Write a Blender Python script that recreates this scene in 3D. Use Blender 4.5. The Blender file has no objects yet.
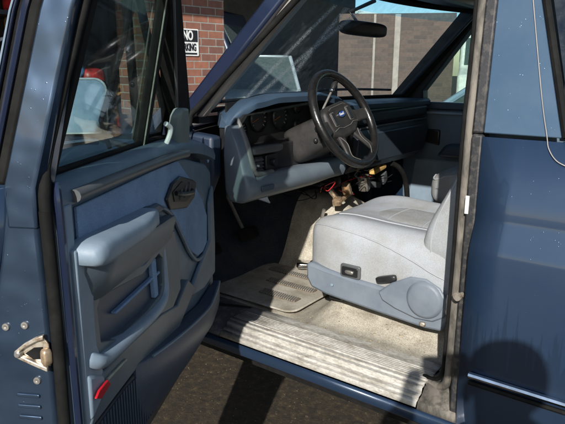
import bpy, math, random
import numpy as np
from mathutils import Vector, Matrix
random.seed(7)
S = bpy.context.scene
COL = S.collection
# ------------------------------------------------------------------ camera
cam = bpy.data.cameras.new('camera'); co = bpy.data.objects.new('camera', cam); COL.objects.link(co)
CP = Vector((1.5918, -1.3914, 1.4203)); yaw, pit, rol = 0.63749, 0.24105, 0.00612
f = Vector((-math.sin(yaw)*math.cos(pit), math.cos(yaw)*math.cos(pit), -math.sin(pit)))
r = Vector((math.cos(yaw), math.sin(yaw), 0)); u = r.cross(f)
c_, s_ = math.cos(rol), math.sin(rol)
r2 = c_*r+s_*u; u2 = -s_*r+c_*u
M = Matrix(((r2.x, u2.x, -f.x), (r2.y, u2.y, -f.y), (r2.z, u2.z, -f.z))).to_4x4(); M.translation = CP
co.matrix_world = M
cam.sensor_width = 36; cam.lens = 585.785/565*36; cam.clip_start = .02; cam.clip_end = 500
S.camera = co
# ------------------------------------------------------------------ light
SUN = Vector((-0.445, 1.0, -0.594)).normalized()
el = math.asin(-SUN.z); rot = math.atan2(-SUN.x, -SUN.y)
W = bpy.data.worlds.new('World'); S.world = W; W.use_nodes = True
nt = W.node_tree; bg = nt.nodes['Background']; sk = nt.nodes.new('ShaderNodeTexSky')
sk.sky_type = 'NISHITA'; sk.sun_disc = False; sk.sun_elevation = el; sk.sun_rotation = rot; sk.air_density = 1.0; sk.dust_density = .6
nt.links.new(sk.outputs[0], bg.inputs[0]); bg.inputs[1].default_value = .105
sl = bpy.data.lights.new('sun', 'SUN'); sl.energy = 5.0; sl.angle = math.radians(.5); sl.color = (1, .965, .91)
so = bpy.data.objects.new('sun', sl); COL.objects.link(so); so.rotation_euler = SUN.to_track_quat('-Z', 'Y').to_euler(); so.location = (3, -8, 6)
S.view_settings.view_transform = 'Standard'; S.view_settings.look = 'None'; S.view_settings.exposure = 0.42; S.view_settings.gamma = 1

# ------------------------------------------------------------------ materials
def nodes(name):
    m = bpy.data.materials.new(name); m.use_nodes = True
    return m, m.node_tree, m.node_tree.nodes['Principled BSDF']
def setin(b, **k):
    for n, v in k.items():
        b.inputs[n.replace('_', ' ')].default_value = v
def mat(name, col, rough=.5, metal=0, col2=None, scale=8, lo=.4, hi=.65, bump=0, bscale=60, coat=0, detail=6, rvar=0, stretch=None, spec=.5, fine=0, wr=0):
    """base colour, a second colour breaking through in noisy patches, optional grain bump"""
    m, t, b = nodes(name); N = t.nodes; L = t.links
    setin(b, Roughness=rough, Metallic=metal); b.inputs['Coat Weight'].default_value = coat; b.inputs['Coat Roughness'].default_value = .08
    b.inputs['Specular IOR Level'].default_value = spec
    tc = N.new('ShaderNodeTexCoord'); src = tc.outputs['Object']
    if stretch:
        mp = N.new('ShaderNodeMapping'); mp.inputs['Scale'].default_value = stretch; L.new(src, mp.inputs[0]); src = mp.outputs[0]
    c4 = (*col, 1)
    if col2 is None: col2 = tuple(x*.8 for x in col)
    nz = N.new('ShaderNodeTexNoise'); nz.inputs['Scale'].default_value = scale; nz.inputs['Detail'].default_value = detail; nz.inputs['Roughness'].default_value = .62
    L.new(src, nz.inputs['Vector'])
    rp = N.new('ShaderNodeMapRange'); rp.inputs['From Min'].default_value = lo; rp.inputs['From Max'].default_value = hi; L.new(nz.outputs[0], rp.inputs[0])
    mx = N.new('ShaderNodeMix'); mx.data_type = 'RGBA'; mx.inputs['A'].default_value = c4; mx.inputs['B'].default_value = (*col2, 1)
    L.new(rp.outputs[0], mx.inputs['Factor']); out = mx.outputs['Result']
    if fine:
        n3 = N.new('ShaderNodeTexNoise'); n3.inputs['Scale'].default_value = bscale*1.3; n3.inputs['Detail'].default_value = 3; L.new(src, n3.inputs['Vector'])
        r3 = N.new('ShaderNodeMapRange'); r3.inputs['From Min'].default_value = .3; r3.inputs['From Max'].default_value = .7
        r3.inputs['To Min'].default_value = 1-fine; r3.inputs['To Max'].default_value = 1+fine*.6; L.new(n3.outputs[0], r3.inputs[0])
        v = N.new('ShaderNodeVectorMath'); v.operation = 'SCALE'; L.new(out, v.inputs[0]); L.new(r3.outputs[0], v.inputs['Scale']); out = v.outputs[0]
    L.new(out, b.inputs['Base Color'])
    if rvar:
        r2_ = N.new('ShaderNodeMapRange'); r2_.inputs['To Min'].default_value = rough; r2_.inputs['To Max'].default_value = min(1, rough+rvar); L.new(rp.outputs[0], r2_.inputs[0]); L.new(r2_.outputs[0], b.inputs['Roughness'])
    if bump:
        n2 = N.new('ShaderNodeTexNoise'); n2.inputs['Scale'].default_value = bscale; n2.inputs['Detail'].default_value = 5; L.new(src, n2.inputs['Vector'])
        bp = N.new('ShaderNodeBump'); bp.inputs['Strength'].default_value = bump; bp.inputs['Distance'].default_value = .0012; L.new(n2.outputs[0], bp.inputs['Height']); L.new(bp.outputs[0], b.inputs['Normal'])
        if wr:
            n7 = N.new('ShaderNodeTexNoise'); n7.inputs['Scale'].default_value = 8; n7.inputs['Detail'].default_value = 2.5; n7.inputs['Distortion'].default_value = 1.0; L.new(src, n7.inputs['Vector'])
            b7 = N.new('ShaderNodeBump'); b7.inputs['Strength'].default_value = wr; b7.inputs['Distance'].default_value = .016; L.new(n7.outputs[0], b7.inputs['Height']); L.new(b7.outputs[0], bp.inputs['Normal'])
    return m

def paint(name, col, dust=(.2, .24, .3), drops=.3, runs=False, rough=.3, metal=.35, dustmax=.45, dents=0):
    m, t, b = nodes(name); N = t.nodes; L = t.links
    setin(b, Metallic=metal, Roughness=rough); b.inputs['Coat Weight'].default_value = .8; b.inputs['Coat Roughness'].default_value = .06
    tc = N.new('ShaderNodeTexCoord'); src = tc.outputs['Object']
    nz = N.new('ShaderNodeTexNoise'); nz.inputs['Scale'].default_value = 5; nz.inputs['Detail'].default_value = 8; nz.inputs['Roughness'].default_value = .7; L.new(src, nz.inputs['Vector'])
    rp = N.new('ShaderNodeMapRange'); rp.inputs['From Min'].default_value = .35; rp.inputs['From Max'].default_value = .75; rp.inputs['To Max'].default_value = dustmax; L.new(nz.outputs[0], rp.inputs[0])
    mx = N.new('ShaderNodeMix'); mx.data_type = 'RGBA'; mx.inputs['A'].default_value = (*col, 1); mx.inputs['B'].default_value = (*dust, 1); L.new(rp.outputs[0], mx.inputs['Factor'])
    out = mx.outputs['Result']
    # dust specks
    vo = N.new('ShaderNodeTexVoronoi'); vo.inputs['Scale'].default_value = 150; vo.inputs['Randomness'].default_value = 1; L.new(src, vo.inputs['Vector'])
    lt = N.new('ShaderNodeMapRange'); lt.inputs['From Min'].default_value = .06; lt.inputs['From Max'].default_value = .22; lt.inputs['To Min'].default_value = 1; lt.inputs['To Max'].default_value = 0; L.new(vo.outputs['Distance'], lt.inputs[0])
    n4 = N.new('ShaderNodeTexNoise'); n4.inputs['Scale'].default_value = 60; L.new(src, n4.inputs['Vector'])
    g = N.new('ShaderNodeMapRange'); g.inputs['From Min'].default_value = .60; g.inputs['From Max'].default_value = .70; L.new(n4.outputs[0], g.inputs[0])
    ml = N.new('ShaderNodeMath'); ml.operation = 'MULTIPLY'; L.new(lt.outputs[0], ml.inputs[0]); L.new(g.outputs[0], ml.inputs[1])
    if drops:
        m2 = N.new('ShaderNodeMix'); m2.data_type = 'RGBA'; m2.inputs['B'].default_value = (.5, .5, .5, 1); L.new(out, m2.inputs['A'])
        h = N.new('ShaderNodeMath'); h.operation = 'MULTIPLY'; h.inputs[1].default_value = float(drops); L.new(ml.outputs[0], h.inputs[0]); L.new(h.outputs[0], m2.inputs['Factor']); out = m2.outputs['Result']
    if runs:   # dried run marks hanging as spikes on the quarter panel
        mp = N.new('ShaderNodeMapping'); mp.inputs['Scale'].default_value = (70, 1, 1.2); L.new(src, mp.inputs[0])
        n5 = N.new('ShaderNodeTexNoise'); n5.inputs['Scale'].default_value = 1; n5.inputs['Detail'].default_value = 2; L.new(mp.outputs[0], n5.inputs['Vector'])
        sx = N.new('ShaderNodeSeparateXYZ'); L.new(src, sx.inputs[0])
        hz = N.new('ShaderNodeMapRange'); hz.inputs['From Min'].default_value = .74; hz.inputs['From Max'].default_value = .90; hz.inputs['To Min'].default_value = .42; hz.inputs['To Max'].default_value = .68; hz.clamp = False; L.new(sx.outputs[2], hz.inputs[0])
        gt = N.new('ShaderNodeMath'); gt.operation = 'GREATER_THAN'; L.new(n5.outputs[0], gt.inputs[0]); L.new(hz.outputs[0], gt.inputs[1])
        h = N.new('ShaderNodeMath'); h.operation = 'MULTIPLY'; h.inputs[1].default_value = .45; L.new(gt.outputs[0], h.inputs[0])
        m3 = N.new('ShaderNodeMix'); m3.data_type = 'RGBA'; m3.inputs['B'].default_value = (.012, .025, .05, 1); L.new(out, m3.inputs['A']); L.new(h.outputs[0], m3.inputs['Factor']); out = m3.outputs['Result']
    L.new(out, b.inputs['Base Color'])
    bp = N.new('ShaderNodeBump'); bp.inputs['Strength'].default_value = .35; bp.inputs['Distance'].default_value = .002; L.new(ml.outputs[0], bp.inputs['Height'])
    if dents:
        n6 = N.new('ShaderNodeTexNoise'); n6.inputs['Scale'].default_value = 7; n6.inputs['Detail'].default_value = 2; L.new(src, n6.inputs['Vector'])
        b2 = N.new('ShaderNodeBump'); b2.inputs['Strength'].default_value = dents; b2.inputs['Distance'].default_value = .03; L.new(n6.outputs[0], b2.inputs['Height']); L.new(b2.outputs[0], bp.inputs['Normal'])
    L.new(bp.outputs[0], b.inputs['Normal'])
    return m

def glass(name, tint=(.9, .95, .93), refl=.08, dirt=.05, dirtcol=(.5, .5, .48), streak=None, speck=0, scale=30):
    """thin pane: transparent, a share of gloss, and a film of dirt on it"""
    m = bpy.data.materials.new(name); m.use_nodes = True; t = m.node_tree; N = t.nodes; L = t.links; N.remove(N['Principled BSDF'])
    out = N['Material Output']
    tr = N.new('ShaderNodeBsdfTransparent'); tr.inputs[0].default_value = (*tint, 1)
    gl = N.new('ShaderNodeBsdfGlossy'); gl.inputs['Roughness'].default_value = .03; gl.inputs[0].default_value = (.9, .95, 1, 1)
    fr = N.new('ShaderNodeLayerWeight'); fr.inputs['Blend'].default_value = .12
    mr = N.new('ShaderNodeMapRange'); mr.inputs['To Min'].default_value = refl*.5; mr.inputs['To Max'].default_value = min(1, refl*5); L.new(fr.outputs['Fresnel'], mr.inputs[0])
    m1 = N.new('ShaderNodeMixShader'); L.new(mr.outputs[0], m1.inputs[0]); L.new(tr.outputs[0], m1.inputs[1]); L.new(gl.outputs[0], m1.inputs[2])
    df = N.new('ShaderNodeBsdfDiffuse'); df.inputs[0].default_value = (*dirtcol, 1)
    tl = N.new('ShaderNodeBsdfTranslucent'); tl.inputs[0].default_value = (*dirtcol, 1); dm = N.new('ShaderNodeMixShader'); dm.inputs[0].default_value = .5; L.new(df.outputs[0], dm.inputs[1]); L.new(tl.outputs[0], dm.inputs[2])
    tc = N.new('ShaderNodeTexCoord'); nz = N.new('ShaderNodeTexNoise'); nz.inputs['Scale'].default_value = scale; nz.inputs['Detail'].default_value = 8; nz.inputs['Roughness'].default_value = .7
    L.new(tc.outputs['Object'], nz.inputs['Vector'])
    dr = N.new('ShaderNodeMapRange'); dr.inputs['From Min'].default_value = .35; dr.inputs['From Max'].default_value = .75; dr.inputs['To Max'].default_value = dirt*2; L.new(nz.outputs[0], dr.inputs[0])
    fac = dr.outputs[0]
    def add(a, b):
        x = N.new('ShaderNodeMath'); x.operation = 'MAXIMUM'; L.new(a, x.inputs[0]); L.new(b, x.inputs[1]); return x.outputs[0]
    def mul(a, b):
        x = N.new('ShaderNodeMath'); x.operation = 'MULTIPLY'; L.new(a, x.inputs[0])
        if isinstance(b, float): x.inputs[1].default_value = b
        else: L.new(b, x.inputs[1])
        return x.outputs[0]
    def specks(sc, th, amt):
        v = N.new('ShaderNodeTexNoise'); v.inputs['Scale'].default_value = sc; v.inputs['Detail'].default_value = 3; v.inputs['Roughness'].default_value = .8; L.new(tc.outputs['Object'], v.inputs['Vector'])
        a = N.new('ShaderNodeMapRange'); a.inputs['From Min'].default_value = th; a.inputs['From Max'].default_value = th+.06; a.inputs['To Max'].default_value = amt; L.new(v.outputs[0], a.inputs[0]); return a.outputs[0]
    if speck: fac = add(fac, specks(240, .62, speck))
    for st in (streak or []):   # (p0, dir, width) band of shattered flakes in object space
        p0, d, w = st; d = Vector(d).normalized()
        sb = N.new('ShaderNodeVectorMath'); sb.operation = 'SUBTRACT'; sb.inputs[1].default_value = (0, p0[1], p0[2]); fl = N.new('ShaderNodeVectorMath'); fl.operation = 'MULTIPLY'; fl.inputs[1].default_value = (0, 1, 1); L.new(tc.outputs['Object'], fl.inputs[0]); L.new(fl.outputs[0], sb.inputs[0])
        cr = N.new('ShaderNodeVectorMath'); cr.operation = 'CROSS_PRODUCT'; cr.inputs[1].default_value = d; L.new(sb.outputs[0], cr.inputs[0])
        ln = N.new('ShaderNodeVectorMath'); ln.operation = 'LENGTH'; L.new(cr.outputs[0], ln.inputs[0])
        mk = N.new('ShaderNodeMapRange'); mk.inputs['From Min'].default_value = w; mk.inputs['From Max'].default_value = w*.15; L.new(ln.outputs['Value'], mk.inputs[0])
        fac = add(fac, mul(mk.outputs[0], specks(210, .47, .95)))
    m2 = N.new('ShaderNodeMixShader'); L.new(fac, m2.inputs[0]); L.new(m1.outputs[0], m2.inputs[1]); L.new(dm.outputs[0], m2.inputs[2])
    L.new(m2.outputs[0], out.inputs[0])
    return m

NAVY = (.020, .042, .085)
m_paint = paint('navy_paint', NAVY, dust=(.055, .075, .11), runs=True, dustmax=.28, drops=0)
m_paint_skylit = paint('navy_paint_dusty_skylit', (.055, .10, .155), dust=(.16, .2, .26), dustmax=.32, drops=0)  # base colour lightened for sun and sky reflection on the leaning upper panel
m_jamb = paint('jamb_paint', (.030, .056, .10), dust=(.09, .12, .15), dustmax=.3, dents=.8, rough=.33, metal=.65, drops=.08)
m_ground = None
m_rubber = mat('black_rubber', (.008, .008, .008), .75, col2=(.014, .014, .013), scale=25, bump=.3, spec=.1)
m_navydk = paint('deep_navy_and_shade_paint', (.012, .02, .05), dust=(.03, .04, .07), drops=False)  # deep navy; also stands for shade on the left windshield pillar
m_capgreen = mat('grey_green_plastic', (.13, .17, .165), .5, col2=(.11, .14, .14), scale=9, bump=.2)
m_oldtrim = mat('aged_bright_trim', (.30, .32, .27), .4, col2=(.14, .14, .11), scale=30, lo=.45)
m_blueknee = mat('grey_blue_vinyl', (.125, .155, .18), .45, col2=(.10, .125, .15), scale=9, bump=.2, bscale=240)
m_dashblue = mat('dash_top_blue_vinyl', (.036, .062, .095), .45, col2=(.028, .05, .08), scale=9, bump=.2, bscale=240, rvar=.1)
m_navyvin = mat('navy_vinyl', (.014, .026, .048), .5, col2=(.010, .02, .036), scale=9, bump=.2, bscale=240)
m_doorgrey = mat('slate_door_moulding', (.085, .112, .13), .42, col2=(.065, .088, .105), scale=9, bump=.2, bscale=240)
m_bezel = mat('grey_bezel_plastic', (.12, .12, .115), .45, col2=(.09, .09, .088), scale=9)
m_pdash = mat('charcoal_blue_dash', (.028, .038, .05), .45, col2=(.022, .03, .04), scale=9)
m_black = mat('black_plastic', (.012, .012, .014), .35, col2=(.022, .022, .022), scale=14, bump=.15, bscale=300)
m_blacktrim = mat('dark_interior_trim', (.01, .014, .02), .6, col2=(.016, .02, .026), scale=10, bump=.2, bscale=250)
m_seal = mat('worn_grey_seal', (.17, .15, .125), .75, col2=(.06, .055, .045), scale=30, lo=.42, hi=.6, bump=.5, bscale=90, stretch=(1, 1, .35))
m_dirtyjamb = mat('dirty_jamb', (.02, .02, .022), .6, col2=(.055, .05, .045), scale=60, lo=.5, hi=.62, bump=.5, bscale=120)
m_tan = mat('sun_faded_trim', (.34, .31, .28), .6, col2=(.25, .23, .21), scale=12, bump=.2)
m_blue = mat('blue_vinyl', (.105, .150, .195), .42, col2=(.082, .12, .16), scale=7, bump=.25, bscale=260, rvar=.12)
m_bluelt = mat('light_blue_grey_vinyl', (.205, .265, .32), .45, col2=(.165, .215, .265), scale=9, bump=.2, bscale=240, rvar=.1)
m_bluedk = mat('dark_blue_vinyl', (.030, .048, .078), .45, col2=(.038, .055, .08), scale=7, bump=.25, bscale=260)
m_greytrim = mat('grey_brown_trim', (.085, .09, .092), .42, col2=(.065, .068, .07), scale=9, bump=.15, bscale=240)
m_cloth = mat('blue_cloth', (.20, .29, .42), .95, col2=(.16, .235, .35), scale=10, bump=.7, bscale=420, fine=.25, spec=.1)
m_seat = mat('light_grey_cloth', (.345, .365, .385), .95, col2=(.275, .27, .25), wr=.14, scale=6, lo=.42, hi=.68, bump=.8, bscale=380, fine=.16, spec=.1)
m_seat2 = mat('ribbed_seat_cloth', (.32, .33, .335), .95, col2=(.26, .25, .225), wr=.16, scale=11, lo=.42, hi=.7, bump=1, bscale=300, fine=.22, spec=.1)
m_piping = mat('seat_piping', (.36, .375, .39), .8, bump=.3)
m_seatpl = mat('seat_plastic', (.165, .19, .22), .42, col2=(.125, .15, .18), scale=12, bump=.2, bscale=260, rvar=.15)
m_carpet = mat('dirty_carpet', (.44, .405, .33), .95, col2=(.25, .22, .175), scale=13, lo=.42, hi=.72, bump=1, bscale=220, fine=.35, spec=.1)
m_carpet2 = mat('faded_carpet', (.30, .29, .26), .95, col2=(.2, .19, .17), scale=9, bump=1, bscale=220, fine=.3, spec=.1)
m_shadecarpet = mat('shade_dark_carpet', (.03, .038, .05), .95, col2=(.05, .053, .055), scale=8, bump=1, bscale=220, fine=.4, spec=.1)  # toe board and firewall carpet darkened to stand for footwell shade
m_mat = mat('worn_floor_mat', (.40, .37, .31), .85, col2=(.26, .23, .18), scale=14, lo=.4, hi=.65, bump=.6, bscale=140, fine=.15)
m_matrib = mat('mat_rib_rubber', (.17, .13, .09), .9, col2=(.09, .07, .05), scale=40, bump=.8, bscale=120)
m_scuff = mat('scuff_plate_plastic', (.45, .43, .385), .55, col2=(.20, .175, .135), scale=38, lo=.45, hi=.75, bump=.9, bscale=160, stretch=(.45, 1, 1), fine=.25)
m_chrome = mat('chrome', (.75, .75, .76), .12, metal=1, col2=(.5, .5, .5), scale=30)
m_steel = mat('dull_steel', (.45, .43, .40), .4, metal=.8, col2=(.32, .29, .25), scale=30, bump=.2)
m_brass = mat('plated_latch_steel', (.66, .60, .50), .38, metal=.7, col2=(.30, .19, .11), scale=70, lo=.48, hi=.66, bump=.4, bscale=150)
m_copper = mat('bare_metal_bracket', (.6, .45, .3), .4, metal=.7, col2=(.3, .2, .12), scale=60)
m_red = mat('red_lens', (.45, .01, .02), .25)
m_redwire = mat('red_wire_sleeve', (.4, .02, .02), .4)
m_white = mat('white_plastic', (.7, .72, .7), .4)
m_paper = mat('paper_sticker', (.62, .66, .72), .6, col2=(.45, .5, .6), scale=90)
m_wood = mat('bare_wood', (.42, .30, .17), .7, col2=(.3, .2, .1), scale=14, stretch=(1, 1, .1))
m_gauge = mat('gauge_face', (.008, .008, .008), .5)
m_needle = mat('orange_needle', (.5, .12, .02), .5)
m_tick = mat('gauge_markings', (.4, .4, .38), .5)
m_mirror = mat('mirror_glass', (.40, .50, .62), .08, metal=1, col2=(.30, .39, .50), scale=40, bump=.03)
m_wheel = mat('leathery_wheel_rim', (.009, .009, .009), .26, col2=(.014, .013, .012), scale=40, bump=.3, bscale=200, rvar=.06)
m_hub = mat('wheel_pad_plastic', (.016, .015, .014), .55, col2=(.024, .022, .020), scale=20, bump=.3, bscale=220, rvar=.15)
m_emblem = mat('blue_emblem', (.02, .07, .3), .2, coat=1)
m_piper = mat('worn_edge_line', (.15, .145, .135), .5)
# windshield film and flaking streaks
g_wind = glass('windshield_glass', (.76, .86, .84), .10, .085, (.62, .68, .66), streak=[((0, -.28, 1.632), (0, .012, -.253), .038), ((0, -.397, 1.638), (0, -.066, -.158), .028), ((0, -.131, 1.669), (0, -.136, -.157), .030)], speck=.25)
g_door = glass('door_glass', (.68, .78, .74), .06, .03, (.4, .42, .42), speck=.1)
g_side = glass('tinted_side_glass', (.10, .11, .11), .16, .10, (.30, .32, .32), speck=.3)
g_band = glass('sun_band_glass', (.45, .75, .90), .12, .12, (.45, .65, .75))

# ------------------------------------------------------------------ mesh builder
class MB:
    def __init__(s): s.v = []; s.f = []
    def add(s, vs, fs):
        o = len(s.v); s.v += [tuple(v) for v in vs]; s.f += [tuple(i+o for i in q) for q in fs]; return s
    def box(s, c, d, R=None):
        vs = []
        for x in (-.5, .5):
            for y in (-.5, .5):
                for z in (-.5, .5):
                    p = Vector((x*d[0], y*d[1], z*d[2]))
                    if R is not None: p = R @ p
                    vs.append(p+Vector(c))
        return s.add(vs, [(0, 1, 3, 2), (4, 6, 7, 5), (0, 4, 5, 1), (2, 3, 7, 6), (0, 2, 6, 4), (1, 5, 7, 3)])
    def prism(s, pts, fn, a, b):
        n = len(pts); vs = [fn(p[0], p[1], a) for p in pts]+[fn(p[0], p[1], b) for p in pts]
        return s.add(vs, [tuple(range(n))[::-1], tuple(range(n, 2*n))]+[(i, (i+1) % n, n+(i+1) % n, n+i) for i in range(n)])
    def ring(s, O, I, fn, a, b):
        n = len(O); vs = [fn(p[0], p[1], w) for w in (a, b) for P in (O, I) for p in P]; fs = []
        for i in range(n):
            j = (i+1) % n
            fs += [(i, n+i, n+j, j), (2*n+i, 2*n+j, 3*n+j, 3*n+i), (i, j, 2*n+j, 2*n+i), (n+i, 3*n+i, 3*n+j, n+j)]
        return s.add(vs, fs)
    def loft(s, secs, closed=True, caps=True):
        n = len(secs[0]); vs = [p for q in secs for p in q]; fs = []
        for k in range(len(secs)-1):
            for i in range(n if closed else n-1):
                j = (i+1) % n; fs.append((k*n+i, k*n+j, (k+1)*n+j, (k+1)*n+i))
        if caps and closed: fs += [tuple(range(n))[::-1], tuple(range((len(secs)-1)*n, len(secs)*n))]
        return s.add(vs, fs)
    def tube(s, path, r, n=10, closed=False, flat=1.0):
        P = [Vector(p) for p in path]; m = len(P); secs = []; prev = None
        for i, p in enumerate(P):
            a = P[i-1] if (i > 0 or closed) else P[i]; b = P[(i+1) % m] if (i < m-1 or closed) else P[i]
            d = (b-a).normalized(); ref = Vector((0, 0, 1)) if abs(d.z) < .9 else Vector((0, 1, 0))
            if prev is None: x = d.cross(ref).normalized()
            else: x = (prev-d*prev.dot(d)).normalized()
            prev = x; y = d.cross(x); rr = r[i] if isinstance(r, (list, tuple)) else r
            secs.append([p+rr*(math.cos(t)*x+flat*math.sin(t)*y) for t in [2*math.pi*k/n for k in range(n)]])
        if closed: secs.append(secs[0])
        return s.loft(secs, True, not closed)
    def grid(s, fn, nu, nv):
        vs = [fn(i/nu, j/nv) for i in range(nu+1) for j in range(nv+1)]
        return s.add(vs, [(i*(nv+1)+j, (i+1)*(nv+1)+j, (i+1)*(nv+1)+j+1, i*(nv+1)+j+1) for i in range(nu) for j in range(nv)])
    def rbox(s, c, d, k=5, n=8, R=None, fn=None):
        ids = {}; vs = []; fs = []
        def vid(p):
            key = tuple(round(x, 4) for x in p)
            if key not in ids:
                q = np.array(p); L = (np.abs(q)**k).sum()**(1/k); q = q/L
                w = Vector((q[0]*d[0]/2, q[1]*d[1]/2, q[2]*d[2]/2))
                if fn: w = Vector(fn(w, q))
                if R is not None: w = R @ w
                ids[key] = len(vs); vs.append(w+Vector(c))
            return ids[key]
        g = [-1+2*i/n for i in range(n+1)]
        for ax in range(3):
            for sg in (-1, 1):
                for i in range(n):
                    for j in range(n):
                        q = []
                        for a, b in ((g[i], g[j]), (g[i+1], g[j]), (g[i+1], g[j+1]), (g[i], g[j+1])):
                            p = [0, 0, 0]; p[ax] = sg; p[(ax+1) % 3] = a; p[(ax+2) % 3] = b; q.append(vid(p))
                        fs.append(tuple(q if sg > 0 else q[::-1]))
        return s.add(vs, fs)
    def lathe(s, prof, c, axis, n=24):
        a = Vector(axis).normalized(); ref = Vector((0, 0, 1)) if abs(a.z) < .9 else Vector((1, 0, 0)); x = a.cross(ref).normalized(); y = a.cross(x); c = Vector(c)
        return s.loft([[c+a*h+rr*(math.cos(t)*x+math.sin(t)*y) for t in [2*math.pi*k/n for k in range(n)]] for rr, h in prof], True, True)
    def build(s, name, m, parent=None, bevel=0, sub=0, smooth=True, label=None, ang=38, solid=0):
        me = bpy.data.meshes.new(name); off = world_of(parent); me.from_pydata([tuple(Vector(v)-off) for v in s.v], [], s.f); me.validate(); me.update()
        me.materials.append(m); o = bpy.data.objects.new(name, me); COL.objects.link(o)
        if smooth:
            me.shade_smooth(); me.set_sharp_from_angle(angle=math.radians(ang))
        if parent: o.parent = parent
        if solid:
            q = o.modifiers.new('solid', 'SOLIDIFY'); q.thickness = solid; q.offset = 0
        if bevel:
            q = o.modifiers.new('bevel', 'BEVEL'); q.width = bevel; q.segments = 2; q.limit_method = 'ANGLE'; q.angle_limit = math.radians(40); q.harden_normals = False
        if sub:
            q = o.modifiers.new('sub', 'SUBSURF'); q.levels = sub; q.render_levels = sub
        if label: o['label'] = label
        return o
def world_of(o):
    v = Vector((0, 0, 0))
    while o: v = v+o.location; o = o.parent
    return v
def thing(name, label, cat, loc, group=None):
    o = bpy.data.objects.new(name, None); COL.objects.link(o); o.location = loc; o.empty_display_size = .2
    o['label'] = label; o['category'] = cat
    if group: o['group'] = group
    return o
def tag(o, label, cat, group=None):
    o['label'] = label; o['category'] = cat
    if group: o['group'] = group
    return o
def struct(o): o['kind'] = 'structure'; return o
def ell(c, a, b, n=24, rot=0):
    return [(c[0]+a*math.cos(t)*math.cos(rot)-b*math.sin(t)*math.sin(rot), c[1]+a*math.cos(t)*math.sin(rot)+b*math.sin(t)*math.cos(rot)) for t in [2*math.pi*k/n for k in range(n)]]
def rrect(x0, z0, x1, z1, r, n=5):
    P = []
    for cx, cz, a in ((x1-r, z1-r, 0), (x0+r, z1-r, 90), (x0+r, z0+r, 180), (x1-r, z0+r, 270)):
        for k in range(n+1):
            t = math.radians(a+90*k/n); P.append((cx+r*math.cos(t), cz+r*math.sin(t)))
    return P
def spline(pts, n=8):
    P = [Vector(p) for p in pts]; out = []
    for i in range(len(P)-1):
        p0 = P[max(0, i-1)]; p1 = P[i]; p2 = P[i+1]; p3 = P[min(len(P)-1, i+2)]
        for k in range(n):
            t = k/n; out.append(.5*((2*p1)+(p2-p0)*t+(2*p0-5*p1+4*p2-p3)*t*t+(3*p1-p0-3*p2+p3)*t**3))
    out.append(P[-1]); return out
def fY(x, z, y): return (x, y, z)      # outline in the side plane, thickness across the car
def fX(y, z, x): return (x, y, z)      # outline in a cross plane
def fZ(x, y, z): return (x, y, z)

# ------------------------------------------------------------------ setting
def ground():
    m, t, b = nodes('wet_brown_asphalt'); N = t.nodes; L = t.links
    tc = N.new('ShaderNodeTexCoord')
    def nz(sc, d=6): 
        n = N.new('ShaderNodeTexNoise'); n.inputs['Scale'].default_value = sc; n.inputs['Detail'].default_value = d; n.inputs['Roughness'].default_value = .78; L.new(tc.outputs['Object'], n.inputs['Vector']); return n.outputs[0]
    r = N.new('ShaderNodeValToRGB'); L.new(nz(28, 14), r.inputs[0]); e = r.color_ramp.elements
    e[0].position = .38; e[0].color = (.012, .009, .005, 1); e[1].position = .72; e[1].color = (.17, .125, .065, 1); q = e.new(.55); q.color = (.045, .032, .016, 1)
    v = N.new('ShaderNodeTexVoronoi'); v.inputs['Scale'].default_value = 70; L.new(tc.outputs['Object'], v.inputs['Vector'])
    mr = N.new('ShaderNodeMapRange'); mr.inputs['From Min'].default_value = .22; mr.inputs['From Max'].default_value = .12; L.new(v.outputs['Distance'], mr.inputs[0])
    g = N.new('ShaderNodeMapRange'); g.inputs['From Min'].default_value = .52; g.inputs['From Max'].default_value = .62; L.new(nz(25, 3), g.inputs[0])
    ml = N.new('ShaderNodeMath'); ml.operation = 'MULTIPLY'; L.new(mr.outputs[0], ml.inputs[0]); L.new(g.outputs[0], ml.inputs[1])
    mx = N.new('ShaderNodeMix'); mx.data_type = 'RGBA'; mx.inputs['B'].default_value = (.36, .29, .18, 1); L.new(r.outputs[0], mx.inputs['A']); L.new(ml.outputs[0], mx.inputs['Factor'])
    L.new(mx.outputs['Result'], b.inputs['Base Color']); b.inputs['Roughness'].default_value = .75
    bp = N.new('ShaderNodeBump'); bp.inputs['Strength'].default_value = .9; bp.inputs['Distance'].default_value = .01; L.new(nz(90, 8), bp.inputs['Height']); L.new(bp.outputs[0], b.inputs['Normal'])
    o = MB().grid(lambda a, c: (-120+240*a, -120+240*c, 0), 4, 4).build('ground', m); struct(o)
ground()

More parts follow.
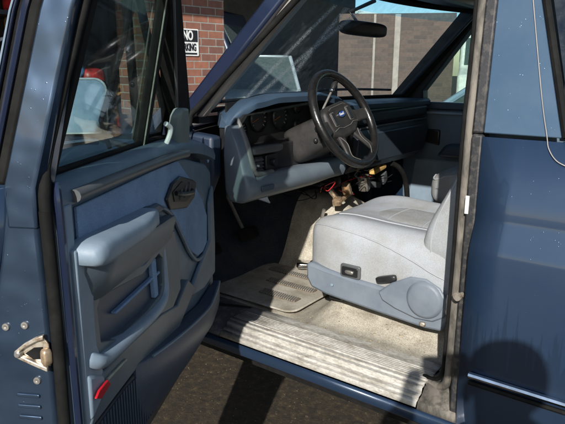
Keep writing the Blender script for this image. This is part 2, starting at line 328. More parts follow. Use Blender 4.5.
# wall frame: WL runs along the garage front, WN out of it towards the car
W0 = Vector((-2.1, 2.4, 0)); WL = Vector((.134, .991, 0)); WN = Vector((.991, -.134, 0))
def wf(l, z, n): p = W0+WL*l+WN*n; return (p.x, p.y, z)
def brickmat(name='red_brick', c1=(.28, .11, .065, 1), c2=(.10, .055, .05, 1), mo=(.27, .25, .22, 1), bw=.185, rh=.064):
    m, t, b = nodes(name); N = t.nodes; L = t.links
    tc = N.new('ShaderNodeTexCoord'); mp = N.new('ShaderNodeMapping'); mp.inputs['Rotation'].default_value = (0, 0, 0)
    # run along Y (wall length) and Z
    sx = N.new('ShaderNodeSeparateXYZ'); L.new(tc.outputs['Object'], sx.inputs[0]); cb = N.new('ShaderNodeCombineXYZ')
    ad = N.new('ShaderNodeMath'); ad.operation = 'ADD'; L.new(sx.outputs[0], ad.inputs[0]); L.new(sx.outputs[1], ad.inputs[1]); L.new(ad.outputs[0], cb.inputs[0]); L.new(sx.outputs[2], cb.inputs[1])
    br = N.new('ShaderNodeTexBrick'); L.new(cb.outputs[0], br.inputs['Vector'])
    br.inputs['Scale'].default_value = 1; br.inputs['Brick Width'].default_value = bw; br.inputs['Row Height'].default_value = rh; br.inputs['Mortar Size'].default_value = .0055; br.inputs['Mortar Smooth'].default_value = .2
    br.inputs['Color1'].default_value = c1; br.inputs['Color2'].default_value = c2; br.inputs['Mortar'].default_value = mo; br.inputs['Bias'].default_value = -.1
    nz = N.new('ShaderNodeTexNoise'); nz.inputs['Scale'].default_value = 18; nz.inputs['Detail'].default_value = 8; L.new(tc.outputs['Object'], nz.inputs['Vector'])
    r = N.new('ShaderNodeMapRange'); r.inputs['To Min'].default_value = .65; r.inputs['To Max'].default_value = 1.35; L.new(nz.outputs[0], r.inputs[0])
    v = N.new('ShaderNodeVectorMath'); v.operation = 'SCALE'; L.new(br.outputs['Color'], v.inputs[0]); L.new(r.outputs[0], v.inputs['Scale']); L.new(v.outputs[0], b.inputs['Base Color'])
    b.inputs['Roughness'].default_value = .9
    bp = N.new('ShaderNodeBump'); bp.inputs['Strength'].default_value = .8; bp.inputs['Distance'].default_value = .012; bp.invert = True; L.new(br.outputs['Fac'], bp.inputs['Height'])
    b2 = N.new('ShaderNodeBump'); b2.inputs['Strength'].default_value = .5; b2.inputs['Distance'].default_value = .006; L.new(nz.outputs[0], b2.inputs['Height']); L.new(bp.outputs[0], b2.inputs['Normal']); L.new(b2.outputs[0], b.inputs['Normal'])
    return m
m_brick = brickmat()
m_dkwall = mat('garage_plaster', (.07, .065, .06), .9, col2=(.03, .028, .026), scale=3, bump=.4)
m_eave = mat('eave_boards', (.25, .23, .2), .8, col2=(.18, .16, .14), scale=6, stretch=(1, .2, 1))
m_roofing = mat('roof_shingle', (.06, .055, .05), .9, scale=20, bump=.8, bscale=30)
gar = thing('garage', 'red brick garage with an open dark bay in front of the truck', 'garage', tuple(W0))
MB().prism([(-.64, 0), (.26, 0), (.26, 2.75), (-.64, 2.75)], wf, -.28, 0).build('brick_pier', m_brick, gar)
MB().prism([(-6.2, 0), (-5.2, 0), (-5.2, 2.75), (-6.2, 2.75)], wf, -.28, 0).build('brick_pier', m_brick, gar)
MB().prism([(-5.2, 2.35), (-.64, 2.35), (-.64, 2.75), (-5.2, 2.75)], wf, -.26, -.01).build('door_header', m_eave, gar)
b = MB()
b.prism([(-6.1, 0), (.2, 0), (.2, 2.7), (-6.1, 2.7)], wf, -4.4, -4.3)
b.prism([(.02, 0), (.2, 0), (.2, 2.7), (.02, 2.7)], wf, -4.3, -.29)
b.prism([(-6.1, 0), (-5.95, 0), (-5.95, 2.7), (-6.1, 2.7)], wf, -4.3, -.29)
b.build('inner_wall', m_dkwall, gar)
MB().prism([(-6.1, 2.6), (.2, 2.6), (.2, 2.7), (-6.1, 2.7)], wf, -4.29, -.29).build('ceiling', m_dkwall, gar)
MB().prism([(-6.5, 2.76), (.5, 2.76), (.5, 2.84), (-6.5, 2.84)], wf, -4.7, .90).build('eave', m_eave, gar, bevel=.01)
b = MB(); sec = lambda l: [wf(l, 2.85, .97), wf(l, 4.3, -2), wf(l, 2.85, -4.8)]
b.loft([sec(-6.6), sec(.6)]).build('roof', m_roofing, gar)

# the NO PARKING sign on the pier
def text_mesh(txt, size, name, m, parent, org, xdir, zdir, depth=.0015, bold=.012, sx=1.0, shear=0):
    cu = bpy.data.curves.new(name, 'FONT'); cu.body = txt; cu.size = size; cu.align_x = 'CENTER'; cu.align_y = 'CENTER'; cu.extrude = depth; cu.offset = bold*size
    tmp = bpy.data.objects.new(name, cu); COL.objects.link(tmp); dg = bpy.context.evaluated_depsgraph_get(); dg.update()
    me = bpy.data.meshes.new_from_object(tmp.evaluated_get(dg)); bpy.data.objects.remove(tmp)
    X = Vector(xdir).normalized(); Z = Vector(zdir).normalized(); Nn = X.cross(Z); off = world_of(parent)
    for v in me.vertices: v.co = Vector(org)+X*(v.co.x*sx+v.co.y*shear)+Z*v.co.y+Nn*v.co.z-off
    me.materials.clear(); me.materials.append(m); o = bpy.data.objects.new(name, me); COL.objects.link(o); o.parent = parent; return o
m_signblack = mat('sign_black', (.012, .012, .014), .4)
m_signwhite = mat('sign_white', (.75, .75, .72), .5, col2=(.6, .6, .58), scale=20)
sg = thing('no_parking_sign', 'black and white NO PARKING sign screwed to the brick pier', 'sign', wf(-.19, 1.62, .004))
MB().prism(rrect(-.268, 1.515, -.035, 1.735, .008), wf, .004, .010).build('sign_plate', m_signwhite, sg)
MB().prism(rrect(-.258, 1.630, -.045, 1.725, .004), wf, .0101, .0125).build('sign_panel', m_signblack, sg)
text_mesh('NO', .105, 'sign_word', m_signwhite, sg, wf(-.146, 1.677, .0135), WL, (0, 0, 1), bold=.03, sx=.62)
text_mesh('PARKING', .082, 'sign_word', m_signblack, sg, wf(-.1515, 1.583, .0115), WL, (0, 0, 1), bold=.035, sx=.52)
MB().prism(rrect(-.25, 1.527, -.055, 1.541, .003), wf, .0101, .0125).build('sign_rule', m_signblack, sg)

# garage clutter behind the door glass
def wfp(l, z, n): return Vector(wf(l, z, n))
m_redp = mat('red_enamel', (.55, .03, .03), .4, col2=(.15, .02, .02), scale=20); m_yel = mat('yellow_brown_card', (.50, .32, .10), .8, col2=(.35, .2, .07), scale=15)
m_bluet = mat('blue_tarp', (.06, .20, .48), .5, col2=(.2, .34, .55), scale=14, bump=.6, bscale=60); m_greyg = mat('grey_plastic_bag', (.45, .48, .5), .4, col2=(.1, .11, .12), scale=18, bump=.6, bscale=50)
b = thing('shelf', 'dark shelf unit standing against the inner right wall of the garage', 'shelf', wf(-1.2, 0, -.62))
for z in (.5, .95, 1.20, 1.50, 1.80): MB().box(wf(-1.36, z, -.62), (.45, 1.3, .03)).build('shelf_board', m_blacktrim, b)
for l in (-2.0, -.68):
    for n in (-.85, -.40): MB().box(wf(l, 1.0, n), (.04, .04, 2.0)).build('upright', m_blacktrim, b)
tag(MB().rbox(wf(-1.05, 1.917, -.60), (.36, .62, .2), 8, 6).build('tool_chest', m_redp), 'red tool chest on the top shelf in the garage', 'tool chest')
tag(MB().rbox(wf(-1.15, 1.667, -.58), (.34, .42, .3), 9, 6).build('cardboard_box', m_yel), 'yellow brown cardboard box on the upper shelf in the garage', 'box')
tag(MB().tube([wfp(-1.25, 0, -.12), wfp(-1.18, 1.75, -.30)], .014).build('broom_handle', m_wood), 'bare wooden pole leaning in the garage opening', 'pole')
tag(MB().rbox(wf(-1.12, 1.37, -.55), (.4, .5, .28), 3, 22, fn=lambda w, q: w+Vector((.015*math.sin(9*q[1]), .02*math.sin(7*q[2]), .02*math.sin(8*q[0]+5*q[1])))).build('tarp_bundle', m_bluet), 'crumpled blue tarp bundled on the middle shelf', 'tarp')
tag(MB().rbox(wf(-.80, 1.32, -.52), (.3, .22, .2), 3, 8).build('jug', m_redp), 'small red jug beside the blue tarp bundle', 'jug')
tag(MB().rbox(wf(-1.60, 1.37, -.55), (.3, .42, .28), 3, 22, fn=lambda w, q: w+Vector((.02*math.sin(8*q[1]), .02*math.sin(9*q[2]), .03*math.sin(7*q[0])))).build('rubbish_bag', m_greyg), 'grey plastic bag slumped at the left of the middle shelf', 'bag')
tag(MB().tube(spline([wfp(-1.7, 1.55, -.30), wfp(-1.3, 1.72, -.28), wfp(-.95, 1.95, -.30), wfp(-.8, 2.3, -.30)]), .012).build('hose', m_greyg), 'grey hose looping down in front of the garage shelves', 'hose')

# street side: building, suv, cars beyond the pier
m_tanw = mat('tan_siding', (.62, .50, .36), .8, col2=(.5, .4, .28), scale=2)
m_brownw = brickmat('brown_brick', (.13, .09, .075, 1), (.085, .065, .058, 1), (.14, .115, .10, 1), .40, .10)
m_pale = mat('pale_pipe_paint', (.34, .29, .26), .6)
def vp(x, y, z): return (x, y, z)
# brown building to the right behind the windshield, added shelter with a deep shading roof beside it
bb = thing('brown_building', 'brown building with pale vertical pipes seen through the windshield', 'building', (-6.2, 11.4, 0))
bwo = lambda l, z, n: (-6.2+l*.894+n*.447, 11.4+l*.447-n*.894, z)
MB().prism([(0, 0), (2.75, 0), (2.75, 2.70), (0, 2.70)], bwo, -6, 0).build('wall', m_brownw, bb)
for l, w in ((.86, .03), (1.40, .07)): MB().prism([(l-w, 0), (l+w, 0), (l+w, 2.68), (l-w, 2.68)], bwo, .003, .06).build('downpipe', m_pale, bb, bevel=.01)
m_shadeboards = mat('shade_dark_boards', (.035, .038, .038), .8, col2=(.055, .056, .052), scale=4)  # board colour darkened to add to the shade under the roof
cpt = thing('shade_carport', 'dark open shelter added with a deep shading roof between the brick garage and the brown building', 'shade_carport', (-10, 9, 0))
MB().prism([(-7.5, 0), (-.05, 0), (-.05, 5.2), (-7.5, 5.2)], bwo, -7.3, -7.1).build('back_wall', m_shadeboards, cpt)
MB().prism([(-7.5, 5.0), (-.05, 5.0), (-.05, 5.2), (-7.5, 5.2)], bwo, -7.09, 2.6).build('roof', m_shadeboards, cpt)  # added roof, made deep enough to shade the back wall
for l in (-7.3, -3.2): MB().prism([(l, 0), (l+.18, 0), (l+.18, 4.99), (l, 4.99)], bwo, 2.2, 2.38).build('post', m_shadeboards, cpt)
tb = thing('tan_building', 'tan building far across the street behind the brick pier', 'building', (-14, 18, 0))
MB().box((-24, 21, 2.9), (14, 4, 5.8)).build('wall', m_tanw, tb); MB().box((-24, 21, 5.95), (15, 5, .3)).build('roof', m_eave, tb)
m_carblk = paint('dark_suv_paint', (.012, .02, .04), dust=(.03, .05, .08), drops=False); m_carlt = paint('light_blue_car_paint', (.30, .42, .56), dust=(.36, .45, .55), drops=False, metal=.2)
m_carsil = paint('silver_car_paint', (.42, .47, .50), dust=(.4, .45, .45), drops=False, metal=.3); g_car = mat('car_window', (.05, .07, .07), .05, col2=(.08, .10, .10), scale=20)
def make_car(name, label, loc, rz, m, H=1.45, L=4.5, Wd=1.8, suv=False):
    t = thing(name, label, 'car', loc); t.rotation_euler = (0, 0, 0)
    R = Matrix.Rotation(rz, 3, 'Z'); o = Vector(loc)
    def P(x, y, z): return o+R @ Vector((x, y, z))
    bz = .62*H; hl = L/2; hw = Wd/2
    prof = [(-hl, .35), (-hl, .7*bz), (-hl+.12, bz*.93), (-hl+.9, bz), (hl-1.3, bz), (hl-.15, bz*.82), (hl, .6*bz), (hl, .32)]
    if suv: prof = [(-hl, .4), (-hl, bz*.98), (-hl+.05, bz), (hl-1.1, bz), (hl-.1, bz*.93), (hl, .8*bz), (hl, .42)]
    secs = []
    for k, (fy, ins) in enumerate(((-1, .05), (-.93, 0), (0, 0), (.93, 0), (1, .05))):
        secs.append([P(x*(1-ins*.5), fy*hw, z-(ins*.9 if z > bz*.6 else -ins)) for x, z in prof])
    MB().loft(secs).build('body', m, t, bevel=.04, ang=50)
    a = (-hl+.15, -hl+.6, hl-2.0, hl-1.25) if not suv else (-hl+.05, -hl+.15, hl-1.9, hl-1.2)
    def cab(y0, y1, zz0, zz1, ex=0):
        return [[P(a[0]-ex, -y0, zz0), P(a[3]+ex, -y0, zz0), P(a[3]+ex, y0, zz0), P(a[0]-ex, y0, zz0)], [P(a[1]-ex, -y1, zz1), P(a[2]+ex, -y1, zz1), P(a[2]+ex, y1, zz1), P(a[1]-ex, y1, zz1)]]
    MB().loft(cab(hw*.93, hw*.76, bz-.02, H-.04)).build('window_band', g_car, t, bevel=.02)
    rb = MB(); rb.rbox(P((a[1]+a[2])/2, 0, H-.02), ((a[2]-a[1])*1.03, hw*1.56, .07), 6, 8, R=R); rb.build('roof', m, t)
    lo, hi = cab(hw*.94, hw*.77, bz-.02, H-.03)
    for i in range(4): MB().tube([lo[i], hi[i]], .035, 8).build('pillar', m, t)
    for yy, y2 in ((-hw*.935, -hw*.765), (hw*.935, hw*.765)):
        xm = (a[0]+a[3])/2-.1; MB().tube([P(xm, yy, bz), P(xm, y2, H-.03)], .035, 8).build('pillar', m, t)
    for x in (-hl+.8, hl-.85):
        for y in (-hw+.08, hw-.08):
            w = MB().lathe([(.0, -.09), (.31, -.09), (.33, -.05), (.33, .05), (.31, .09), (0, .09)], P(x, y, .33), R @ Vector((0, 1, 0)), 28).build('wheel', m_rubber, t)
            MB().lathe([(.0, -.1), (.19, -.1), (.2, -.06), (.2, .06), (.19, .1), (0, .1)], P(x, y, .33), R @ Vector((0, 1, 0)), 20).build('rim', m_steel, w)
    return t
make_car('parked_car', 'silver car parked nose on seen through the lower left of the windshield', (-6.1, 8.1, 0), math.radians(-52), m_carsil, 1.66, 4.4, 1.72)
make_car('parked_car', 'light blue car parked beyond the passenger side window', (.05, 5.2, 0), math.pi, m_carlt, 1.44)
def van(name, label, loc, rz, d, m, bottom=.35):
    t = thing(name, label, 'van', loc); R = Matrix.Rotation(rz, 3, 'Z'); o = Vector(loc)
    L_, W_, H_ = d
    b = MB(); b.loft([[o+R @ Vector((x, y*W_/2, z)) for x, z in ((-L_/2, bottom), (-L_/2, H_), (L_/2-1.5, H_), (L_/2-1.0, H_*.58), (L_/2-.1, H_*.5), (L_/2, bottom))] for y in (-1, 1)]); b.build('body', m, t, bevel=.08)
    for y in (-1, 1): MB().box(o+R @ Vector((L_/2-1.7, y*(W_/2+.003), H_*.75)), (.9, .02, .5), R).build('window', g_car, t, bevel=.01)
    MB().box(o+R @ Vector((L_/2-1.22, 0, H_*.78)), (.03, W_*.86, H_*.36), R @ Matrix.Rotation(math.radians(-28), 3, 'Y')).build('windscreen', g_car, t)
    for x in (-L_/2+.8, L_/2-.8):
        for y in (-1, 1):
            w = MB().lathe([(0, -.1), (.33, -.1), (.36, -.06), (.36, .06), (.33, .1), (0, .1)], o+R @ Vector((x, y*(W_/2-.08), .36)), R @ Vector((0, 1, 0))).build('wheel', m_rubber, t)
            MB().lathe([(0, -.11), (.2, -.11), (.2, .11), (0, .11)], o+R @ Vector((x, y*(W_/2-.08), .36)), R @ Vector((0, 1, 0)), 16).build('rim', m_steel, w)
    return t
van('parked_van', 'tall dark blue van parked beyond the brick pier', (-11.4, 11.8, 0), .3, (5.2, 2.1, 3.0), m_carblk)
van('parked_van', 'white van parked far behind the light blue car', (-4.6, 18.5, 0), -1.25, (5.0, 2.1, 2.5), m_white)
make_car('parked_car', 'low pale car parked in front of the dark blue van', (-9.2, 9.9, 0), .3, m_carlt, 1.5, 4.2)
# ------------------------------------------------------------------ THE TRUCK
T0 = Vector((.9, .95, 0))
truck = thing('suv', 'dark blue two door sport utility truck with its driver door wide open', 'suv', T0)
def Yt(z): return 0 if z < 1.27 else (z-1.27)*.22      # tumblehome of the left side
# quarter panel (behind the door opening)
prof = [(.06, .43), (.01, .45), (-.012, .50), (-.022, .60), (-.028, .80), (-.028, .985), (-.024, 1.005), (-.002, 1.060), (.0, 1.075), (.0, 1.266)]
def quarter(u_, v_):
    x = 1.147+u_*1.9; k = v_*(len(prof)-1); i = min(int(k), len(prof)-2); q = k-i
    return (x, prof[i][0]*(1-q)+prof[i+1][0]*q, prof[i][1]*(1-q)+prof[i+1][1]*q)
b = MB().grid(quarter, 24, len(prof)-1)
b.build('quarter_panel', m_paint, truck, solid=.004, ang=25)
# pillar skin above the seam, around the window
def up(x, z, n): return (x, Yt(z)+n, z)
b = MB()
b.prism([(1.147, 1.274), (1.325, 1.274), (1.229, 1.60), (1.207, 1.72), (1.125, 1.72)], up, 0, .012)
b.build('pillar_skin', m_paint_skylit, truck, bevel=.003)
MB().prism([(1.327, 1.274), (3.0, 1.274), (3.0, 1.30), (1.337, 1.30)], up, 0, .012).build('window_sill_skin', m_paint_skylit, truck)
MB().tube([up(1.328, 1.276, -.002), up(1.232, 1.60, -.002), up(1.209, 1.72, -.002)], .009, 8).build('window_gasket', m_rubber, truck)
MB().prism([(1.330, 1.303), (2.95, 1.303), (2.95, 1.72), (1.212, 1.72)], up, .008, .013).build('side_window', g_side, truck)
MB().tube(spline([up(1.206, 1.60, -.004), up(1.262, 1.37, -.004), up(1.288, 1.28, -.006), (1.296, -.006, 1.25), (1.315, -.006, 1.225), (1.345, -.006, 1.212)]), .0011, 6).build('hanging_cord', m_tan, truck)
MB().tube([(1.175, -.034, .672), (3.0, -.034, .672)], .009, 8, flat=.9).build('side_moulding', m_chrome, truck)
MB().tube([(1.175, -.0325, .650), (3.0, -.0325, .650)], .006, 6).build('moulding_strip', m_rubber, truck)
# jamb at B pillar
b = MB(); b.prism([(1.118, .52), (1.146, .52), (1.146, 1.27), (1.118, 1.27)], fY, .004, .06); b.prism([(1.118, 1.272), (1.146, 1.272), (1.124, 1.72), (1.094, 1.72)], up, .004, .06)
b.build('pillar_jamb', m_dirtyjamb, truck, bevel=.006)
MB().prism([(1.105, .45), (1.30, .45), (1.28, 1.7), (1.07, 1.7)], lambda x, z, n: (x, Yt(z)+n, z), .062, .16).build('pillar_trim', m_blue, truck)
sp = [(1.03, .075, .548), (1.075, .055, .562), (1.098, .035, .60), (1.103, .03, .68), (1.105, .03, .95), (1.105, .03, 1.27), (1.098, .065, 1.45), (1.085, .11, 1.72)]
MB().tube(spline(sp, 6), .0118, 12).build('door_seal', m_seal, truck)
MB().tube(spline([(p[0]-.02, p[1]+.012, p[2]+.01) for p in sp], 6), .006, 8).build('seal_lip', m_rubber, truck)
st = MB(); st.lathe([(.0, 0), (.007, 0), (.007, .016), (.011, .018), (.011, .024), (0, .024)], (1.13, .0, .865), (-.25, -1, 0)); st.build('door_striker', m_brass, truck)
MB().prism(rrect(1.118, 1.075, 1.127, 1.12, .001), fY, .0005, .003).build('jamb_sticker', m_signwhite, truck)
# sill / scuff plate with ribs along the opening
def sillprof():
    P = [(.215, .498), (.185, .515), (.165, .546)]
    y = .162
    P = [(.182, .549), (.176, .5575), (.150, .5585), (.134, .5575)]; y = .130
    while y > .062:
        P += [(y, .5585), (y-.0035, .5585), (y-.0045, .5535), (y-.0085, .5535)]; y -= .0098
    P += [(.054, .558), (.046, .558), (.044, .552), (.040, .552), (.030, .552), (.026, .536), (.010, .534), (.008, .527), (-.004, .525), (-.010, .512)]
    return P
sp_ = sillprof()
MB().loft([[(x, y, z) for y, z in sp_] for x in (.30, .5, .75, 1.0, 1.03)], closed=False).build('scuff_plate', m_scuff, truck, solid=.003, ang=20)
MB().loft([[(x, y, z) for y, z in sp_[:3]+[(.10, .552), (.05, .545), (.02, .53), (-.005, .52), (-.006, .50)]] for x in (-.15, .297)], closed=False).build('front_sill', m_dirtyjamb, truck, solid=.003)
MB().loft([[(x, y, z) for y, z in [(.20, .51), (.15, .552), (.09, .556), (.04, .552), (.022, .534), (-.002, .525), (-.008, .505)]] for x in (1.033, 1.16)], closed=False).build('rear_sill_corner', m_seal, truck, solid=.003)
rk = [(-.012, .508), (-.018, .495), (-.016, .475), (.010, .455), (.06, .445)]
MB().loft([[(x, y, z) for y, z in rk] for x in (-.1, .2, .6, 1.146)], closed=False).build('rocker_panel', m_paint, truck, solid=.004)
MB().box((.95, .95, .40), (4.2, 1.7, .05)).build('underbody', m_rubber, truck)
# floor
def floor(u_, v_):
    x = -.42+u_*1.75; y = .15+v_*1.62
    z = .5+.006*math.sin(9*x+3*y)+.004*math.sin(17*y)
    q_ = max(0, min(1, (x-.36)/.20)); z += .052*q_*q_*(3-2*q_)
    r_ = max(0, min(1, (y-.22)/.13))*max(0, min(1, (x-.44)/.14)); z += .058*r_*r_*(3-2*r_)
    if x > .3: z += .012*math.sin(31*x+6*y)*math.exp(-((y-.3)/.1)**2)*.3
    h = math.exp(-((y-1.0)/.215)**4)                           # transmission tunnel
    z += h*(.22+.12*max(0, min(1, (.45-x)/.3)))
    if x < -.02: z += (-.02-x)*1.1*(1-.5*h)
    return (x, y, z)
MB().grid(lambda a, c: floor(.245+.755*a, c), 50, 60).build('floor_carpet', m_carpet, truck)
MB().grid(lambda a, c: floor(.245*a, c), 20, 60).build('toe_board_carpet', m_shadecarpet, truck)
MB().grid(lambda a, c: (-.45+.05*a, .1+1.75*c, .45+.72*a), 4, 8).build('firewall', m_shadecarpet, truck)
# floor mat with ribbed grips
def flz(x, y): return floor((x+.42)/1.75, (y-.15)/1.62)[2]
mo = rrect(-.06, .29, .395, .74, .05)
fm = MB().prism(mo, fZ, .512, .520).build('floor_mat', m_mat, truck, bevel=.003)
for (x0, x1, y0, y1) in ((.10, .345, .50, .545), (.16, .345, .375, .425), (.02, .30, .62, .665)):
    MB().prism(rrect(x0, y0, x1, y1, .008), fZ, .5202, .5225).build('grip_patch', m_matrib, fm)
    k = x0+.006
    while k < x1-.004:
        MB().box((k, (y0+y1)/2, .524), (.0045, y1-y0-.006, .003), Matrix.Rotation(.25, 3, 'Z')).build('grip_rib', m_carpet2, fm); k += .0105
# grit and crumbs trodden into the carpet and along the sill
random.seed(21); b = MB()
for k in range(260):
    x = random.uniform(.1, 1.05); y = random.choice([random.uniform(.17, .42), random.uniform(.17, .30)]); sz = random.uniform(.0012, .0042)
    b.rbox((x, y, flz(x, y)+sz*.3), (sz*random.uniform(1, 2.2), sz, sz*.7), 3, 2, R=Matrix.Rotation(random.uniform(0, 3.1), 3, 'Z'))
gr_ = b.build('grit', mat('grit', (.42, .33, .20), .9, col2=(.08, .06, .04), scale=50)); gr_['kind'] = 'stuff'; gr_['label'] = 'crumbs and grit scattered on the dirty cab carpet'; gr_['category'] = 'grit'
# pedals
for (y, x, z, w, h, nm) in ((.60, -.08, .68, .13, .06, 'brake_pedal'), (.78, -.10, .62, .06, .15, 'accelerator_pedal'), (.38, -.08, .66, .06, .05, 'parking_brake_pedal')):
    R = Matrix.Rotation(math.radians(-35), 3, 'Y')
    p = MB().rbox((x, y, z), (.02, w, h), 6, 5, R=R).build(nm, m_rubber, truck)
    MB().tube([(x-.02, y, z), (x-.12, y, z+.15), (x-.12, y, z+.4)], .009, 8).build('pedal_arm', m_steel, p)
# hinge pillar, cowl side, kick panel
b = MB(); b.prism([(-.12, .50), (.08, .50), (.075, .95), (.11, 1.25), (-.12, 1.25)], fY, .05, .075); b.build('hinge_pillar', m_navydk, truck, bevel=.01)
MB().prism([(-.1, .52), (.10, .52), (.16, .98), (.20, 1.06), (.20, 1.19), (-.1, 1.21)], fY, .076, .13).build('kick_panel', m_navyvin, truck, bevel=.012)
MB().tube(spline([(.30, .16, .553), (.13, .10, .555), (.085, .06, .60), (.085, .055, .9), (.11, .06, 1.22), (.16, .085, 1.31), (.54, .17, 1.67)], 6), .011, 10).build('front_door_seal', m_rubber, truck)
# A pillars (left seen from outside: paint darkened for door frame shadow, faded trim, glass bead)
def apil(sgn, Yf):
    # sections from base to top: (x, y, z)
    base = Vector((.03, .085, 1.23)); top = Vector((.46, .18, 1.66)); nx = .075
    return base, top
def bar(p, q, wx, wy, a=0): 
    p = Vector(p); q = Vector(q)
    def sq(c): return [c+Vector((-wx/2, -wy/2, 0)), c+Vector((wx/2, -wy/2, 0)), c+Vector((wx/2, wy/2, 0)), c+Vector((-wx/2, wy/2, 0))]
    return [sq(p), sq(q)]
def mirY(P): return [[Vector((v.x, 1.9-v.y, v.z)) for v in s] for s in P]
for k in (0, 1):
    g = mirY if k else (lambda P: P)
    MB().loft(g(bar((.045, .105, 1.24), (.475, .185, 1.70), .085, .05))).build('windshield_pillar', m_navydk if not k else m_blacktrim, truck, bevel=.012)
    MB().loft(g(bar((.108, .125, 1.25), (.535, .200, 1.70), .030, .035))).build('pillar_weatherstrip', m_rubber if k else m_tan, truck, bevel=.008)
    MB().loft(g(bar((.105, .165, 1.27), (.535, .24, 1.70), .026, .03))).build('pillar_garnish', m_bluedk if k else m_bluelt, truck, bevel=.008)
# roof, header, rear shell
b = MB(); b.prism([(.36, .2), (.40, .19), (3.02, .12), (3.02, 1.78), (.40, 1.71), (.36, 1.70)], fZ, 1.768, 1.84); b.build('roof', m_paint, truck, bevel=.03)
MB().prism([(.42, .21), (3.0, .18), (3.0, 1.72), (.42, 1.69)], fZ, 1.748, 1.766).build('headliner', m_blue, truck)
MB().box((.51, .95, 1.735), (.10, 1.50, .06)).build('header_trim', m_bluedk, truck, bevel=.012)
b = MB(); b.prism([(.47, 1.735), (1.2, 1.735), (1.2, 1.775), (.47, 1.775)], fY, .12, .2); b.build('roof_rail', m_paint, truck, bevel=.01)
b = MB(); b.prism([(1.15, .45), (3.0, .45), (3.0, 1.27), (1.15, 1.27)], fY, .09, .10); b.prism([(.12, 1.2), (1.78, 1.2), (1.78, .45), (.12, .45)], fX, 2.96, 3.04); b.build('rear_trim', m_blue, truck)
MB().prism([(.12, 1.2), (1.78, 1.2), (1.72, 1.72), (.2, 1.72)], fX, 2.98, 2.99).build('rear_window', g_side, truck)
# right side: body, passenger door and its window
PY = 1.80
ps = MB()
ps.prism([(-.1, .45), (3.0, .45), (3.0, 1.215), (-.1, 1.215)], fY, PY+.03, PY+.08)
ps.prism([(1.22, 1.216), (1.38, 1.216), (1.38, 1.72), (1.18, 1.72)], fY, PY-.06, PY+.02)
ps.build('right_body_side', m_paint, truck)
pd = MB().prism([(.13, .58), (1.16, .58), (1.16, 1.20), (.10, 1.20)], fY, PY-.012, PY+.025).build('passenger_door_panel', m_blue, truck, bevel=.01)
MB().prism([(.14, 1.201), (1.16, 1.201), (1.16, 1.240), (.14, 1.240)], fY, PY-.03, PY+.06).build('window_ledge', m_bluedk, pd, bevel=.008)
MB().prism([(.12, 1.175), (1.16, 1.175), (1.16, 1.19), (.12, 1.19)], fY, PY-.03, PY-.013).build('trim_strip', m_bluelt, pd, bevel=.004)
MB().prism([(.16, .62), (1.1, .62), (1.1, .92), (.2, .92)], fY, PY-.03, PY-.013).build('map_pocket', m_bluelt, pd, bevel=.012)
MB().prism([(.35, .95), (.95, .95), (.95, 1.02), (.4, 1.02)], fY, PY-.10, PY-.013).build('armrest', m_bluedk, pd, bevel=.02)
MB().prism([(.22, 1.02), (.34, 1.0), (.34, 1.09), (.24, 1.09)], fY, PY-.03, PY-.013).build('door_handle_bezel', m_black, pd, bevel=.01)
b = MB()
pw = lambda x, z, n: (x, PY+.04-(z-1.24)*.2+n, z)
b.prism([(.05, 1.241), (.215, 1.241), (.215, 1.30), (.52, 1.665), (1.16, 1.665), (1.16, 1.72), (.44, 1.72)], pw, -.04, .04); b.build('right_window_frame', m_blacktrim, truck, bevel=.008)
MB().prism([(.2, 1.242), (1.2, 1.242), (1.2, 1.67), (.52, 1.67), (.2, 1.29)], pw, -.003, .003).build('right_window', g_door, truck)
# windshield, a curved sheet, its sun band, header and wiper
def ws(a, v):
    y = .165+a*1.57; q = (a-.5)*2
    x = .115-.13*(1-q*q)+v*.43; x = x+.03*math.sin(math.pi*v)*-.4
    z = 1.275+v*.43
    y = .95+(y-.95)*(1-.06*v)
    return (x, y, z)
MB().grid(lambda a, v: ws(a, v*.865), 30, 14).build('windshield', g_wind, truck)
MB().grid(lambda a, v: ws(a, .866+v*.124), 30, 3).build('windshield_sun_band', g_band, truck)
b = MB().tube([ws(a/20, .995) for a in range(21)], .016, 8); b.build('windshield_header', m_rubber, truck)
MB().tube([Vector(ws(a/20, .0))+Vector((.004, 0, -.004)) for a in range(21)], .009, 8).build('windshield_gasket', m_rubber, truck)
wp = MB().tube([Vector(ws(.45+.5*k/10, .045+.02*math.sin(k/3)))+Vector((-.025, 0, .012)) for k in range(11)], .007, 6).build('wiper', m_rubber, truck)
MB().tube([Vector(ws(.42, -.03))+Vector((-.03, 0, .0)), Vector(ws(.62, .05))+Vector((-.03, 0, .02))], .006, 6).build('wiper_arm', m_black, wp)
wp = MB().tube([Vector(ws(.05+.32*k/10, .02))+Vector((-.02, 0, .012)) for k in range(11)], .007, 6).build('wiper', m_rubber, truck)
# rear view mirror
mr = MB().rbox((.30, .93, 1.585), (.035, .255, .062), 4, 10, R=Matrix.Rotation(math.radians(-22), 3, 'Z') @ Matrix.Rotation(math.radians(-3), 3, 'X')).build('rear_view_mirror', m_black, truck)
MB().tube([(.27, .95, 1.60), (.22, .95, 1.66), (.34, .95, 1.70)], .009, 8).build('mirror_stalk', m_black, mr)
